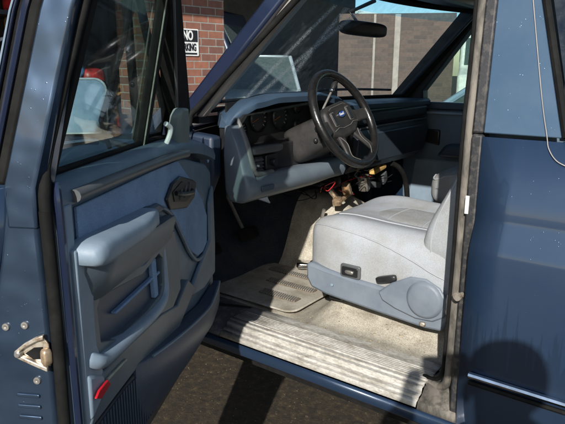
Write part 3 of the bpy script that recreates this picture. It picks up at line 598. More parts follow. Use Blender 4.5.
# cowl, hood, fenders
def hood(a, v):
    x = .03-1.50*a; y = .10+1.70*v; q = abs(v-.5)*2
    z = 1.185-.09*a+.035*(1-q**4)-.05*max(0, a-.9)*10*.4
    if .25 < v < .75: z += .012
    return (x, y, z)
MB().grid(hood, 20, 24).build('hood', m_paint, truck, solid=.01)
MB().prism([(-.02, .12), (.10, .12), (.10, 1.78), (-.02, 1.78)], fZ, 1.225, 1.25).build('cowl', m_black, truck)
fp = [(.095, 1.155), (.05, 1.158), (.01, 1.135), (-.01, 1.07), (-.02, .98), (-.028, .8), (-.02, .55), (.02, .45)]
for sgn in (0, 1):
    b = MB().loft([[(x, (y if not sgn else 1.9-y), z+(-.06*(-x-.0)/1.5)) for y, z in fp] for x in (-1.47, -1.2, -.9, -.6, -.3, -.04)], closed=False)
    b.build('front_fender', m_paint, truck, solid=.005, ang=25)
MB().box((-1.50, .95, .85), (.06, 1.86, .45)).build('grille_panel', m_chrome, truck, bevel=.02)
MB().box((-1.58, .95, .60), (.12, 1.92, .18)).build('front_bumper', m_chrome, truck, bevel=.03)
for x in (-.95, 2.0):
    for y in (.12, 1.78):
        w = MB().lathe([(0, -.11), (.33, -.11), (.37, -.07), (.37, .07), (.33, .11), (0, .11)], (x, y, .37), (0, 1, 0), 32).build('wheel', m_rubber, truck)
        MB().lathe([(0, -.115), (.2, -.115), (.21, -.09), (.21, .09), (.2, .115), (0, .115)], (x, y, .37), (0, 1, 0), 24).build('rim', m_steel, w)

# ------------------------------------------------------------------ dashboard
def lerp(t, P):
    for i in range(len(P)-1):
        if t <= P[i+1][0]:
            a, b_ = P[i], P[i+1]; q = (t-a[0])/(b_[0]-a[0]); q = max(0, min(1, q)); q = q*q*(3-2*q); return tuple(a[k]+(b_[k]-a[k])*q for k in range(1, len(a)))
    return P[-1][1:]
browz = [(.12, 1.225, .235), (.145, 1.258, .245), (.18, 1.286, .257), (.24, 1.312, .275), (.36, 1.328, .29), (.60, 1.328, .30), (.74, 1.31, .30), (.86, 1.275, .29), (1.74, 1.262, .285)]
def dashtop(Y_, v):
    zb, xb = lerp(Y_, browz); wx, wy, wz = ws(max(0, min(1, (Y_-.165)/1.57)), 0)
    wx += max(0, min(1, (.215-Y_)/.08))*.085
    x = wx+(xb-wx)*v; z = (1.262)+(zb-1.262)*min(1, v*1.7)**1.0
    if v > .93: z -= .012*((v-.93)/.07)**2
    return (x, Y_, z)
b = MB(); secs = []
for k in range(61):
    Y_ = .128+(1.745-.128)*k/60
    top = [dashtop(Y_, j/14) for j in range(15)]; e = top[-1]; w0 = top[0]; th = max(.15, min(1, (Y_-.12)/.07))
    secs.append(top+[(e[0]-.004, Y_, e[2]-.02*th), (e[0]-.05, Y_, e[2]-.025*th), (w0[0], Y_, w0[2]-.004-.046*th)])
dash = b.loft(secs).build('dashboard', m_dashblue, truck, ang=50)
# driver side: instrument housing
IX = .235
MB().prism([(.165, 1.135), (.70, 1.135), (.70, 1.31), (.165, 1.30)], fX, IX-.05, IX-.045+.002).build('instrument_cluster', m_gauge, truck)
clus = COL.objects['instrument_cluster']
for (y, z, rr) in ((.235, 1.195, .036), (.235, 1.262, .022), (.34, 1.235, .052), (.475, 1.235, .052), (.59, 1.262, .024), (.59, 1.195, .024)):
    g = MB().lathe([(rr, 0), (rr, .008), (rr-.004, .012), (rr-.004, .003)], (IX-.044, y, z), (1, 0, 0), 32).build('gauge_ring', m_black, clus)
    b = MB()
    for k in range(13 if rr > .03 else 5):
        t = math.radians(-40+260*k/(12 if rr > .03 else 4)); b.box((IX-.0415, y+rr*.78*math.cos(t), z+rr*.78*math.sin(t)), (.0012, .0030, rr*.2), Matrix.Rotation(t-math.pi/2, 3, 'X'))
    b.build('gauge_ticks', m_tick, clus, smooth=False)
    t = math.radians(200); MB().tube([(IX-.040, y, z), (IX-.040, y+rr*.7*math.cos(t), z+rr*.7*math.sin(t))], .0013, 5).build('needle', m_needle, clus)
bo = [(.135, 1.222), (.150, 1.238), (.180, 1.262), (.72, 1.30), (.73, 1.03), (.50, 1.01), (.16, 1.02), (.135, 1.06)]
bi = [(.158, 1.215), (.170, 1.230), (.198, 1.256), (.69, 1.285), (.69, 1.145), (.50, 1.145), (.19, 1.145), (.165, 1.150)]
MB().ring(bo, bi, lambda y, z, x: (x+.04*(1.15-z), y, z), IX-.05, IX+.03).build('instrument_bezel', m_black, truck, bevel=.006)
dl = spline([(.250, .157, 1.250), (.262, .153, 1.228), (.280, .152, 1.185), (.300, .152, 1.13), (.314, .155, 1.085), (.318, .170, 1.062), (.312, .21, 1.054), (.305, .28, 1.052)], 5)
MB().tube(dl, [.004+.011*min(1, i/12)*(1 if i < 22 else .6) for i in range(len(dl))], 12, flat=1.1).build('bezel_edge', m_bezel, truck)
MB().rbox((.285, .265, 1.135), (.03, .20, .030), 4, 10).build('dash_handle_bar', m_greytrim, truck)
v = MB().prism(rrect(.155, 1.055, .245, 1.115, .01), fX, .262, .292).build('air_vent', m_black, truck, bevel=.004)
for k in range(4): MB().box((.294, .20, 1.066+.0125*k), (.012, .08, .003), Matrix.Rotation(.5, 3, 'Y')).build('vent_blade', m_greytrim, v)
MB().rbox((.30, .205, 1.083), (.012, .012, .008), 3, 4).build('vent_tab', m_tick, v)
hs = MB().prism(rrect(.265, 1.055, .335, 1.115, .01), fX, .262, .290).build('headlight_switch', m_black, truck, bevel=.003)
MB().lathe([(0, 0), (.013, 0), (.015, .012), (.012, .018), (0, .018)], (.291, .30, 1.085), (1, 0, 0)).build('knob', m_black, hs)
# dash end panel and knee panel
kp = []
for Y_, ins in ((.100, .055), (.104, .022), (.112, .007), (.128, .0), (.148, .0), (.151, .0), (.25, .0), (.40, 0), (.55, 0), (.68, 0), (.74, 0)):
    zb = .962+.02*max(0, Y_-.6)*5
    if Y_ < .15: prof_ = [(.262, 1.228), (.292, 1.175), (.312, 1.12), (.325, 1.07), (.340, 1.04), (.346, 1.01), (.334, .982), (.30, zb), (.250, zb), (.228, 1.0), (.222, 1.13), (.230, 1.228)]
    else: prof_ = [(.25, 1.046), (.27, 1.049), (.295, 1.051), (.318, 1.052), (.337, 1.043), (.346, 1.012), (.334, .982), (.30, zb), (.235, zb), (.22, 1.0), (.22, 1.03), (.235, 1.045)]
    cx_ = sum(p[0] for p in prof_)/12; cz_ = sum(p[1] for p in prof_)/12
    kp.append([(x-(x-cx_)*ins*6, Y_, z-(z-cz_)*ins*2.2) for x, z in prof_])
kn = MB().loft(kp).build('knee_panel', m_blueknee, truck, ang=50, label='grey blue panel under the steering column')
MB().prism(rrect(.165, 1.000, .235, 1.022, .006), lambda y, z, x: (x, y, z), .346, .352).build('release_lever', m_bluedk, kn, bevel=.003)
# passenger dash face
pf = []
for Y_ in (.93, 1.1, 1.3, 1.5, 1.70):
    pf.append([(.255, Y_, 1.25), (.275, Y_, 1.235), (.27, Y_, 1.20), (.255, Y_, 1.165), (.285, Y_, 1.15), (.30, Y_, 1.10), (.285, Y_, 1.0), (.22, Y_, .94), (.08, Y_, .94), (.06, Y_, 1.25)])
gb = MB().loft(pf).build('passenger_dash_panel', m_pdash, truck, bevel=.006)
MB().prism([(.95, 1.173), (1.69, 1.178), (1.69, 1.226), (.95, 1.222)], fX, .276, .292).build('trim_pad', m_blacktrim, gb, bevel=.010)
MB().prism([(.95, 1.152), (1.69, 1.155), (1.69, 1.163), (.95, 1.160)], fX, .29, .296).build('trim_strip', m_greytrim, gb, bevel=.002)
MB().prism(rrect(1.08, .99, 1.64, 1.13, .02), fX, .293, .305).build('glovebox_door', m_pdash, gb, bevel=.006)
# gutted centre stack: frame, metal brackets, wires
cs = MB().prism([(.74, .94), (.92, .92), (.92, 1.24), (.74, 1.24)], fX, .10, .16).build('centre_stack', m_blacktrim, truck)
MB().ring(rrect(.735, 1.05, .925, 1.245, .02), rrect(.76, 1.075, .90, 1.22, .015), fX, .20, .27).build('radio_surround', m_black, cs)
def wires(n, c, sp, name, ms, rr=(.002, .005)):
    for k in range(n):
        p = Vector(c)+Vector([random.uniform(-a, a) for a in sp]); pts = [p]
        d = Vector([random.uniform(-1, 1) for _ in range(3)])
        for j in range(4):
            d = (d*.6+Vector([random.uniform(-1, 1) for _ in range(3)])*.8).normalized(); pts.append(pts[-1]+Vector((d.x*sp[0], d.y*sp[1], d.z*sp[2]))*.8)
        MB().tube(spline(pts, 5), random.uniform(*rr), 6).build(name, random.choice(ms), truck)
wires(9, (.20, .74, .93), (.05, .12, .05), 'loose_wire', [m_rubber, m_rubber, m_redwire, m_rubber], (.0014, .003))
wires(12, (.22, 1.02, .91), (.05, .18, .05), 'loose_wire', [m_rubber, m_rubber, m_copper, m_rubber, m_yel], (.0014, .0028))
random.seed(11)
for k, (p, d, a, m_) in enumerate([((.26, 1.20, .935), (.03, .16, .02), .1, m_yel), ((.26, .90, .885), (.04, .035, .05), .5, m_copper), ((.27, .87, .85), (.02, .15, .012), .15, m_copper), ((.26, .82, .84), (.04, .04, .03), .4, m_copper), ((.24, .82, .87), (.02, .03, .10), .9, m_steel), ((.24, 1.18, .86), (.04, .12, .03), -.2, m_greytrim), ((.24, 1.10, .88), (.05, .05, .08), .3, m_steel), ((.25, 1.28, .88), (.03, .07, .05), .3, m_greytrim)]):
    MB().rbox(p, d, 8, 4, R=Matrix.Rotation(a, 3, 'X') @ Matrix.Rotation(a*.7, 3, 'Z')).build('loose_bracket', m_, truck)
b = MB(); random.seed(3)
for k in range(14):
    MB().rbox((.13+random.uniform(-.03, .03), random.uniform(.80, 1.38), random.uniform(.87, .99)), (random.uniform(.02, .07), random.uniform(.03, .1), random.uniform(.02, .06)), 6, 3, R=Matrix.Rotation(random.uniform(-1, 1), 3, 'X')).build('heater_duct', m_black, truck)
MB().tube(spline([(.27, 1.33, .95), (.29, 1.38, .92), (.30, 1.44, .85), (.30, 1.48, .72), (.30, 1.46, .6)], 6), .014, 10).build('heater_hose', m_rubber, truck)
# chrome shift handle lying against the seat, front
MB().tube(spline([(.17, .83, .66), (.19, .80, .74), (.21, .79, .80)], 4), .008, 8).build('shift_boot_rod', m_steel, truck)
# ------------------------------------------------------------------ steering
A = math.radians(28); WC = Vector((.44, .56, 1.235)); n_ = Vector((math.cos(A), 0, math.sin(A))); e1 = Vector((0, 1, 0)); e2 = n_.cross(e1)*1
e2 = Vector((-math.sin(A), 0, math.cos(A))); RW = .186
RT = Matrix.Rotation(math.radians(10), 3, n_)
e1 = RT @ e1; e2 = RT @ e2
def wp_(a, b_, d=0): return WC+e1*a+e2*b_+n_*d
sw = MB().tube([wp_(RW*math.cos(t), RW*math.sin(t)) for t in [2*math.pi*k/64 for k in range(64)]], .0165, 14, closed=True).build('steering_wheel', m_wheel, truck)
wfn = lambda a, b_, d: wp_(a, b_, d-.03+.0*abs(a))
hubp = [(-.100, .055), (-.06, .070), (.06, .070), (.100, .055), (.112, .005), (.105, -.038), (.055, -.066), (-.055, -.066), (-.105, -.038), (-.112, .005)]
hub = MB().prism(hubp, wfn, -.03, .022).build('hub_pad', m_hub, sw, bevel=.012)
for sgn in (-1, 1):
    MB().loft([[wp_(sgn*.08, .03, -.035), wp_(sgn*.08, -.03, -.035), wp_(sgn*.08, -.03, -.015), wp_(sgn*.08, .03, -.015)], [wp_(sgn*.13, .012, -.028), wp_(sgn*.13, -.035, -.028), wp_(sgn*.13, -.035, -.008), wp_(sgn*.13, .012, -.008)], [wp_(sgn*.184, .005, -.006), wp_(sgn*.182, -.045, -.006), wp_(sgn*.182, -.045, .006), wp_(sgn*.184, .005, .006)]]).build('spoke', m_hub, sw, bevel=.006)
    MB().loft([[wp_(sgn*.03, -.05, -.035), wp_(sgn*.075, -.04, -.035), wp_(sgn*.075, -.04, -.015), wp_(sgn*.03, -.05, -.015)], [wp_(sgn*.06, -.11, -.02), wp_(sgn*.09, -.10, -.02), wp_(sgn*.09, -.10, -.005), wp_(sgn*.06, -.11, -.005)], [wp_(sgn*.085, -.168, -.006), wp_(sgn*.115, -.150, -.006), wp_(sgn*.115, -.15, .006), wp_(sgn*.085, -.168, .006)]]).build('spoke', m_hub, sw, bevel=.006)
    bt = MB().prism(rrect(sgn*.062-.011, -.012, sgn*.062+.011, .038, .004), wfn, .0225, .028).build('cruise_button', m_black, sw, bevel=.002)
    MB().ring(rrect(sgn*.062-.014, -.015, sgn*.062+.014, .041, .005), rrect(sgn*.062-.0115, -.0125, sgn*.062+.0115, .0385, .004), wfn, .0222, .0245).build('button_outline', m_piper, sw)
MB().prism(ell((0, .022), .025, .0105, 28), wfn, .0225, .027).build('oval_emblem', m_emblem, sw, bevel=.001)
text_mesh('Ford', .015, 'emblem_script', m_signwhite, sw, wp_(-.001, .0215, -.0022), e1, e2, depth=.0003, bold=.02, sx=1.15, shear=.35)
MB().ring(ell((0, .022), .0275, .0125, 28), ell((0, .022), .0252, .0107, 28), wfn, .0222, .0275).build('emblem_ring', m_chrome, sw)
MB().tube([wfn(*p) for p in [(-.096, -.028, .024), (-.06, -.022, .024), (-.03, -.03, .024), (.03, -.03, .024), (.06, -.022, .024), (.096, -.028, .024)]], .0014, 6).build('pad_seam', m_piper, sw)
MB().tube([wfn(*p) for p in [(-.088, .045, .020), (-.05, .058, .022), (.05, .058, .022), (.088, .045, .020)]], .0012, 6).build('pad_seam', m_piper, sw)
for sgn in (-1, 1):
    MB().tube([wp_(*p) for p in spline([(sgn*.075, -.056, -.012), (sgn*.06, -.09, -.006), (sgn*.08, -.135, 0), (sgn*.05, -.165, .008)], 5)], .0014, 6).build('pad_seam', m_piper, sw)
col = MB()
ax = Vector((math.cos(A), 0, math.sin(A))); cc = WC-ax*.13
Rc = Matrix.Rotation(-A, 3, 'Y')
col.rbox(WC-ax*.14+Vector((0, -.0, -.015)), (.20, .175, .135), 6, 12, R=Rc, fn=lambda w, q: Vector((w.x, w.y*(1-.15*q[0]), w.z*(1-.1*q[0]))))
scol = col.build('steering_column', m_hub, truck)
MB().lathe([(.0, 0), (.035, 0), (.045, .05), (.0, .05)], WC-ax*.085, ax, 24).build('column_collar', m_black, scol)
ig = WC-ax*.10
MB().rbox(ig+Vector((.02, -.085, .01)), (.022, .022, .022), 2.2, 8).build('tilt_lever_knob', m_black, scol)
MB().rbox(ig+Vector((.015, -.088, -.035)), (.018, .018, .018), 2.2, 8).build('hazard_knob', m_black, scol)
MB().rbox(ig+Vector((.015, -.078, -.03)), (.05, .004, .045), 4, 6, R=Rc).build('stalk_boot', m_black, scol)
MB().tube([WC-ax*.17+Vector((0, .0, -.03)), WC-ax*.50+Vector((0, 0, -.03))], .035, 14).build('column_tube', m_blacktrim, scol)
sh = MB().tube([WC-ax*.13+Vector((0, .04, .06)), WC-ax*.05+Vector((-.015, .00, .085)), WC-ax*.03+Vector((-.03, -.0, .11))], .0045, 8)
p0 = WC-ax*.12+Vector((0, -.02, .055)); p1 = Vector((.355, .60, 1.338)); 
MB().tube([p0, p1], .0045, 8).build('shift_lever', m_steel, scol)
MB().tube([p1, p1+Vector((-.001, .012, .012)), p1+Vector((-.004, .028, .032)), p1+Vector((-.005, .034, .04))], [.006, .011, .012, .006], 10).build('shift_knob', m_black, scol)
MB().rbox(p1+Vector((0, -.002, -.002)), (.018, .018, .016), 3, 5).build('shift_collar', m_chrome, scol)

# ------------------------------------------------------------------ driver seat
seat = bpy.data.objects.new('driver_seat', None); COL.objects.link(seat); seat.parent = truck; seat.location = Vector((.8, .48, .5))-T0
def cush(w, q):
    x, y, z = w; 
    if q[2] > 0:
        cy = q[1]; cx = q[0]
        z += .018*math.exp(-((abs(cy)-.78)/.22)**2) + .010*(1-cx)*.5 - .012*(abs(cy) < .5)*(1-abs(cy)*2)*(1+cx)
        z += .010*math.exp(-((cx+.55)/.35)**2)
        z += .05*max(0, -.0)
    if q[0] < -.2: z -= .01*(-q[0]-.2)
    x -= .02*(1-q[1]**2)*(1 if q[0] < 0 else 0)
    return Vector((x, y, z))
cu_ = MB().rbox((.785, .487, .792), (.605, .555, .235), 5.0, 30, fn=cush).build('cushion', m_seat, seat, ang=80)
from mathutils.bvhtree import BVHTree
def bvh(o):
    off = world_of(o.parent); return BVHTree.FromPolygons([v.co+off for v in o.data.vertices], [tuple(p.vertices) for p in o.data.polygons])
def snap(bv, pts, lift=.001, n=8):
    out = []
    for p in spline(pts, n):
        h = bv.find_nearest(p); out.append(h[0]+h[1]*lift)
    return out
BC = bvh(cu_)
MB().rbox((.775, .50, .800), (.46, .29, .215), 4.5, 20, fn=lambda w, q: Vector((w.x, w.y, w.z+(.012 if q[2] > 0 else 0)*(1-.6*abs(q[0]+.3))))).build('cushion_insert', m_seat2, seat, ang=80)
for pts_ in ([(.60, .352, .95), (.70, .354, .95), (.82, .356, .94), (.95, .358, .92)], [(.60, .352, .95), (.585, .50, .95), (.60, .65, .95)], [(.72, .36, .95), (.715, .50, .95), (.72, .64, .95)], [(.85, .36, .95), (.845, .50, .95), (.85, .64, .95)]):
    MB().tube(snap(bvh(COL.objects['cushion_insert']), pts_, .0), .0022, 5).build('stitch_line', m_piping, seat)
# piping on the outer edge
def topz(x): return .893+.006*math.sin(3*(x-.5))-.020*max(0, (x-.75))/.25
MB().tube(snap(BC, [(.525, .27, .885), (.60, .235, .90), (.70, .226, .895), (.80, .224, .877), (.90, .226, .850), (.96, .225, .825), (1.03, .225, .80)]), .0026, 6).build('piping', m_piping, seat)
MB().tube(snap(BC, [(.56, .340, .93), (.68, .345, .930), (.80, .345, .920), (.92, .345, .905), (1.0, .35, .895)]), .003, 6).build('piping', m_piping, seat)
# backrest
Rb = Matrix.Rotation(math.radians(20), 3, 'Y')
def backfn(w, q):
    x, y, z = w
    if q[0] < 0: x += .03*(1-abs(q[1]))*(1 if abs(q[2]) < .9 else 0)*(-q[0]) - .02*math.exp(-((q[2]+.55)/.35)**2)
    y *= 1-.12*max(0, q[2]); return Vector((x, y, z))
bk_ = MB().rbox((1.085, .487, 1.105), (.19, .545, .72), 5.0, 24, R=Rb, fn=backfn).build('backrest', m_seat, seat, ang=80)
BB = bvh(bk_)
def bk(z, dy=0): 
    x = .948+.36*(z-.93) if z > .93 else .948-.0*(z-.93); return (x+.012, .238+dy, z)
MB().tube(snap(BB, [(1.0, .22, .80), (.955, .22, .86), (.955, .22, .95), (.99, .22, 1.06), (1.04, .22, 1.2), (1.09, .22, 1.35)]), .0026, 6).build('piping', m_piping, seat)
MB().rbox((1.23, .49, 1.52), (.11, .30, .16), 3.5, 12, R=Rb).build('headrest', m_seat, seat)
# side valance
vo = [(.513, .768), (.514, .715), (.535, .683), (.60, .672), (.80, .658), (.955, .648), (1.01, .652), (1.03, .69), (1.05, .75), (1.0, .765), (.92, .768), (.86, .745), (.70, .753), (.60, .762), (.535, .770)]
MB().prism(vo, lambda x, z, y: (x, y+.008*max(0, (.60-x))/.1, z), .197, .232).build('seat_side_cover', m_seatpl, seat, bevel=.010)
MB().prism([(.545, .69), (1.0, .67), (1.0, .74), (.545, .74)], fY, .26, .74).build('seat_base', m_blacktrim, seat)
for x in (.62, .93):
    for y in (.36, .68): MB().box((x, y, .60), (.10, .04, .12)).build('seat_riser', m_black, seat, bevel=.006)
MB().box((.59, .29, .645), (.05, .03, .04)).build('seat_track', m_black, seat, bevel=.005)
rc = [(.80, .735), (.845, .775), (.905, .808), (.955, .812), (1.0, .792), (1.03, .75), (1.02, .705), (.985, .682), (.93, .678), (.86, .693), (.815, .71)]
rcv = MB().prism(rc, fY, .186, .1965).build('recliner_cover', m_seatpl, seat, bevel=.008)
MB().lathe([(0, 0), (.056, 0), (.058, .004), (.053, .012), (.046, .015), (0, .016)], (.958, .1855, .748), (0, -1, 0), 40).build('recliner_cap', m_seatpl, seat)
MB().rbox((.825, .19, .783), (.07, .02, .020), 5, 6, R=Matrix.Rotation(math.radians(-18), 3, 'Y')).build('recliner_lever', m_black, seat)
ssw = MB().prism(rrect(.653, .752, .727, .797, .008), fY, .198, .2085).build('seat_switch_plate', m_greytrim, seat, bevel=.003)
MB().prism(rrect(.660, .759, .720, .790, .006), fY, .195, .1975).build('seat_switch_well', m_black, seat, bevel=.001)
MB().rbox((.69, .1935, .774), (.032, .010, .013), 3, 6).build('seat_switch_toggle', m_steel, seat)
MB().lathe([(0, 0), (.005, 0), (.005, .003), (0, .004)], (.625, .1965, .715), (0, -1, 0), 12).build('cover_screw', m_bluelt, seat)
MB().rbox((.955, .186, .668), (.02, .012, .014), 3, 4).build('cover_bolt', m_brass, seat)
b = MB(); b.rbox((1.035, .20, .745), (.03, .03, .07), 5, 5); b.build('recliner_bracket', m_brass, seat)
# chrome slide handle ahead of the seat
hd = MB().rbox((.150, .725, .545), (.07, .07, .03), 5, 8, R=Matrix.Rotation(.55, 3, 'Z')).build('belt_buckle', m_chrome, truck)
MB().rbox((.190, .750, .548), (.04, .03, .034), 4, 5).build('buckle_button', m_black, hd)
# passenger seat
pseat = bpy.data.objects.new('passenger_seat', None); COL.objects.link(pseat); pseat.parent = truck; pseat.location = Vector((.85, 1.4, .5))-T0
pc_ = MB().rbox((.80, 1.46, .875), (.60, .54, .20), 4.5, 18, fn=lambda w, q: Vector((w.x, w.y, w.z+.045*(q[0]+.4)*(q[2] > 0)))).build('cushion', m_seat, pseat, ang=80)
MB().rbox((1.10, 1.46, 1.14), (.17, .5, .66), 4.5, 14, R=Rb).build('backrest', m_seat, pseat, ang=80)
MB().box((.80, 1.46, .70), (.46, .44, .18)).build('seat_base', m_blacktrim, pseat)
MB().tube(snap(bvh(pc_), [(.50, 1.30, .94), (.51, 1.20, .94), (.62, 1.19, .96), (.78, 1.19, .99)]), .004, 6).build('piping', m_piping, pseat)
# rear bench far in the dark
MB().rbox((2.35, .95, .95), (.5, 1.3, .3), 5, 8).build('rear_bench', m_blue, truck)

# ------------------------------------------------------------------ driver door
DF = Vector((.26, .025, 0)); DD = Vector((.4848, -.8746, 0)); DN = Vector((.8746, .4848, 0))
def D(s, z, t):
    t2 = t+max(0, z-1.24)*.30
    p = DF+DD*s+DN*t2; return Vector((p.x, p.y, z))
def DS(t, z, s): return D(s, z, t)
door = bpy.data.objects.new('driver_door', None); COL.objects.link(door); door.parent = truck; door.location = Vector((.2, .0, .5))-T0
op = [(-.070, 1.236), (-.095, 1.12), (-.125, 1.00), (-.150, .90), (-.160, .75), (-.155, .6), (-.135, .50), (-.10, .48)]
MB().loft([[D(s, z, t) for t, z in op] for s in (.0, .3, .7, 1.070)], closed=False).build('outer_skin', m_paint, door, solid=.004, ang=25)
MB().prism([(-.095, .49), (-.040, .49), (-.026, .60), (-.020, 1.0), (-.022, 1.18), (-.026, 1.236), (-.066, 1.236), (-.092, 1.12), (-.122, 1.00), (-.147, .90), (-.157, .75), (-.150, .6), (-.13, .50)], DS, 1.02, 1.052).build('latch_face', m_jamb, door, bevel=.007)
MB().prism([(.01, .50), (1.0, .50), (1.0, 1.20), (.01, 1.15)], D, -.062, -.046).build('inner_shell', m_jamb, door)
MB().tube(spline([D(1.04, .49, -.026), D(1.05, .6, -.012), D(1.05, 1.0, -.006), D(1.048, 1.2, -.008)], 6), .0105, 10).build('door_weatherstrip', m_rubber, door)
MB().tube(spline([D(1.048, 1.19, -.008), D(1.036, 1.30, -.014), D(.992, 1.66, -.016)], 6), [.010]*5+[.006]*8, 10).build('frame_weatherstrip', m_rubber, door)
MB().tube(spline([D(1.030, .49, .000), D(1.032, .7, .008), D(1.032, 1.18, .006), D(1.02, 1.235, -.004)], 6), .007, 8).build('weatherstrip_lip', m_navydk, door)
# latch, screws, stamped slots
MB().prism([(-.078, .956), (-.060, .975), (-.030, .990), (-.020, .975), (-.020, .935), (-.050, .938)], DS, 1.0525, 1.056).build('latch_plate', m_brass, door, bevel=.001)
for pp in ([(-.078, .957), (-.060, .972), (-.040, .984), (-.024, .990)], [(-.078, .955), (-.058, .946), (-.038, .938), (-.022, .932)]):
    MB().loft([[D(1.0562, z-.004, t), D(1.064, z-.004, t), D(1.064, z+.004, t), D(1.0562, z+.004, t)] for t, z in pp]).build('latch_arm', m_brass, door, bevel=.0015)
MB().lathe([(0, 0), (.006, 0), (.006, .010), (.004, .012), (0, .012)], D(1.056, .957, -.071), DD, 16).build('latch_rivet', m_steel, door)
MB().prism([(-.062, .956), (-.045, .968), (-.030, .970), (-.030, .948), (-.048, .946)], DS, 1.0562, 1.058).build('latch_claw', m_rubber, door, bevel=.001)
MB().rbox(D(1.062, .955, -.022), (.016, .016, .03), 4, 5).build('latch_tongue', m_copper, door)
for t, z in ((-.060, 1.005), (-.094, 1.0), (-.048, .905)): MB().lathe([(0, 0), (.0065, 0), (.006, .003), (.003, .0035), (0, .002)], D(1.0525, z, t), DD, 16).build('latch_screw', m_steel, door)
for k in range(7): MB().prism(rrect(-.088, .872-.021*k, -.046, .879-.021*k, .003), DS, 1.0525, 1.0555).build('stamped_rib', m_jamb, door, bevel=.002)
# window frame
MB().prism([(1.016, 1.17), (1.0535, 1.17), (1.0535, 1.238), (1.040, 1.50), (1.012, 1.64), (.99, 1.70), (.965, 1.66), (.985, 1.60), (1.002, 1.48)], D, -.072, -.022).build('window_frame_rear', m_jamb, door, bevel=.004)
MB().prism([(.998, 1.238), (1.015, 1.238), (1.001, 1.48), (.984, 1.60), (.968, 1.60)], D, -.050, -.014).build('glass_run_channel', m_rubber, door, bevel=.003)
MB().prism([(1.018, 1.238), (1.050, 1.238), (1.038, 1.50), (1.010, 1.64), (.980, 1.60), (1.003, 1.48)], D, -.122, -.112).build('outer_frame_flange', m_navydk, door, bevel=.002)
MB().tube([D(1.053, 1.238, -.117), D(1.040, 1.50, -.117), D(1.012, 1.64, -.117)], .0016, 6).build('flange_edge', m_bluelt, door)
MB().prism([(1.017, 1.238), (1.046, 1.238), (1.034, 1.50), (1.006, 1.64), (.980, 1.60), (1.003, 1.48)], D, -.1115, -.0725).build('frame_gasket', m_rubber, door, bevel=.006)
MB().tube([D(1.050, 1.238, -.096), D(1.037, 1.50, -.096), D(1.009, 1.64, -.096)], .005, 6).build('gasket_bead', m_navydk, door)
MB().prism([(.60, 1.70), (.99, 1.70), (.965, 1.661), (.60, 1.661)], D, -.10, -.022).build('window_frame_top', m_navydk, door, bevel=.004)
MB().prism([(.195, 1.215), (.275, 1.215), (.332, 1.302), (.60, 1.575), (.66, 1.66), (.66, 1.70), (.63, 1.70), (.535, 1.585), (.205, 1.305)], D, -.075, -.035).build('window_frame_front', m_rubber, door, bevel=.005)
MB().tube([D(.335, 1.302, -.034), D(.585, 1.572, -.034)], .004, 6).build('frame_bead', m_greytrim, door)
MB().prism([(.272, 1.195), (.385, 1.205), (.393, 1.25), (.400, 1.300), (.385, 1.318), (.335, 1.314), (.300, 1.27)], D, -.034, -.002).build('frame_corner_cap', m_capgreen, door, bevel=.008)
MB().prism([(.500, 1.215), (.535, 1.215), (.600, 1.570), (.615, 1.665), (.575, 1.665), (.562, 1.570)], D, -.066, -.044).build('vent_divider', m_rubber, door, bevel=.004)
MB().tube([D(.533, 1.215, -.043), D(.598, 1.570, -.043), D(.613, 1.665, -.043)], .0018, 8).build('divider_bead', m_oldtrim, door)
MB().prism([(.540, 1.215), (.995, 1.215), (.965, 1.66), (.62, 1.66)], D, -.063, -.059).build('door_glass', g_door, door)
MB().tube([D(.545, 1.232, -.12), D(.60, 1.30, -.13), D(.64, 1.48, -.10), D(.665, 1.60, -.10), D(.675, 1.66, -.10)], .006, 8).build('vent_outer_rail', m_rubber, door)
# vent pane, pushed open so that its rear top corner stands proud of the door
def VP(s, z, t): return D(s, z, t-.5*max(0, z-1.26)*max(0, s-.28))
MB().ring([(.33, 1.235), (.495, 1.235), (.66, 1.655), (.62, 1.655), (.34, 1.315)], [(.345, 1.250), (.487, 1.250), (.640, 1.64), (.627, 1.64), (.352, 1.310)], VP, -.078, -.062).build('vent_frame', m_rubber, door, bevel=.002)
MB().prism([(.345, 1.250), (.487, 1.250), (.640, 1.64), (.627, 1.64), (.352, 1.310)], VP, -.072, -.069).build('vent_glass', g_door, door)
MB().tube(spline([D(.490, 1.222, -.022), D(.462, 1.226, -.012), D(.448, 1.250, -.006), D(.448, 1.272, -.008), D(.470, 1.284, -.016)], 5), .0065, 8).build('vent_latch', m_white, door)
MB().rbox(D(.478, 1.224, -.014), (.022, .030, .014), 4, 5).build('vent_latch_base', m_white, door)
MB().prism([(.405, 1.262), (.440, 1.298), (.395, 1.318), (.365, 1.280)], VP, -.0615, -.0605).build('window_sticker', m_paper, door)
# belt top ledge, dipping towards the hinges
def ledge(s): return 1.240 if s > .5 else 1.240-.075*((.5-s)/.5)**2.2
secs = []
for k in range(26):
    s = .01+1.008*k/25; z = ledge(s); secs.append([D(s, z-.004, -.046), D(s, z, -.030), D(s, z-.002, -.014), D(s, z-.010, .000), D(s, z-.030, .006), D(s, z-.044, .004), D(s, z-.044, -.046)])
MB().loft(secs).build('belt_ledge', m_blue, door, ang=60)
MB().tube([D(.30+.71*k/20, ledge(.30+.71*k/20)+.003, -.046) for k in range(21)], .006, 8).build('glass_sweep', m_rubber, door)
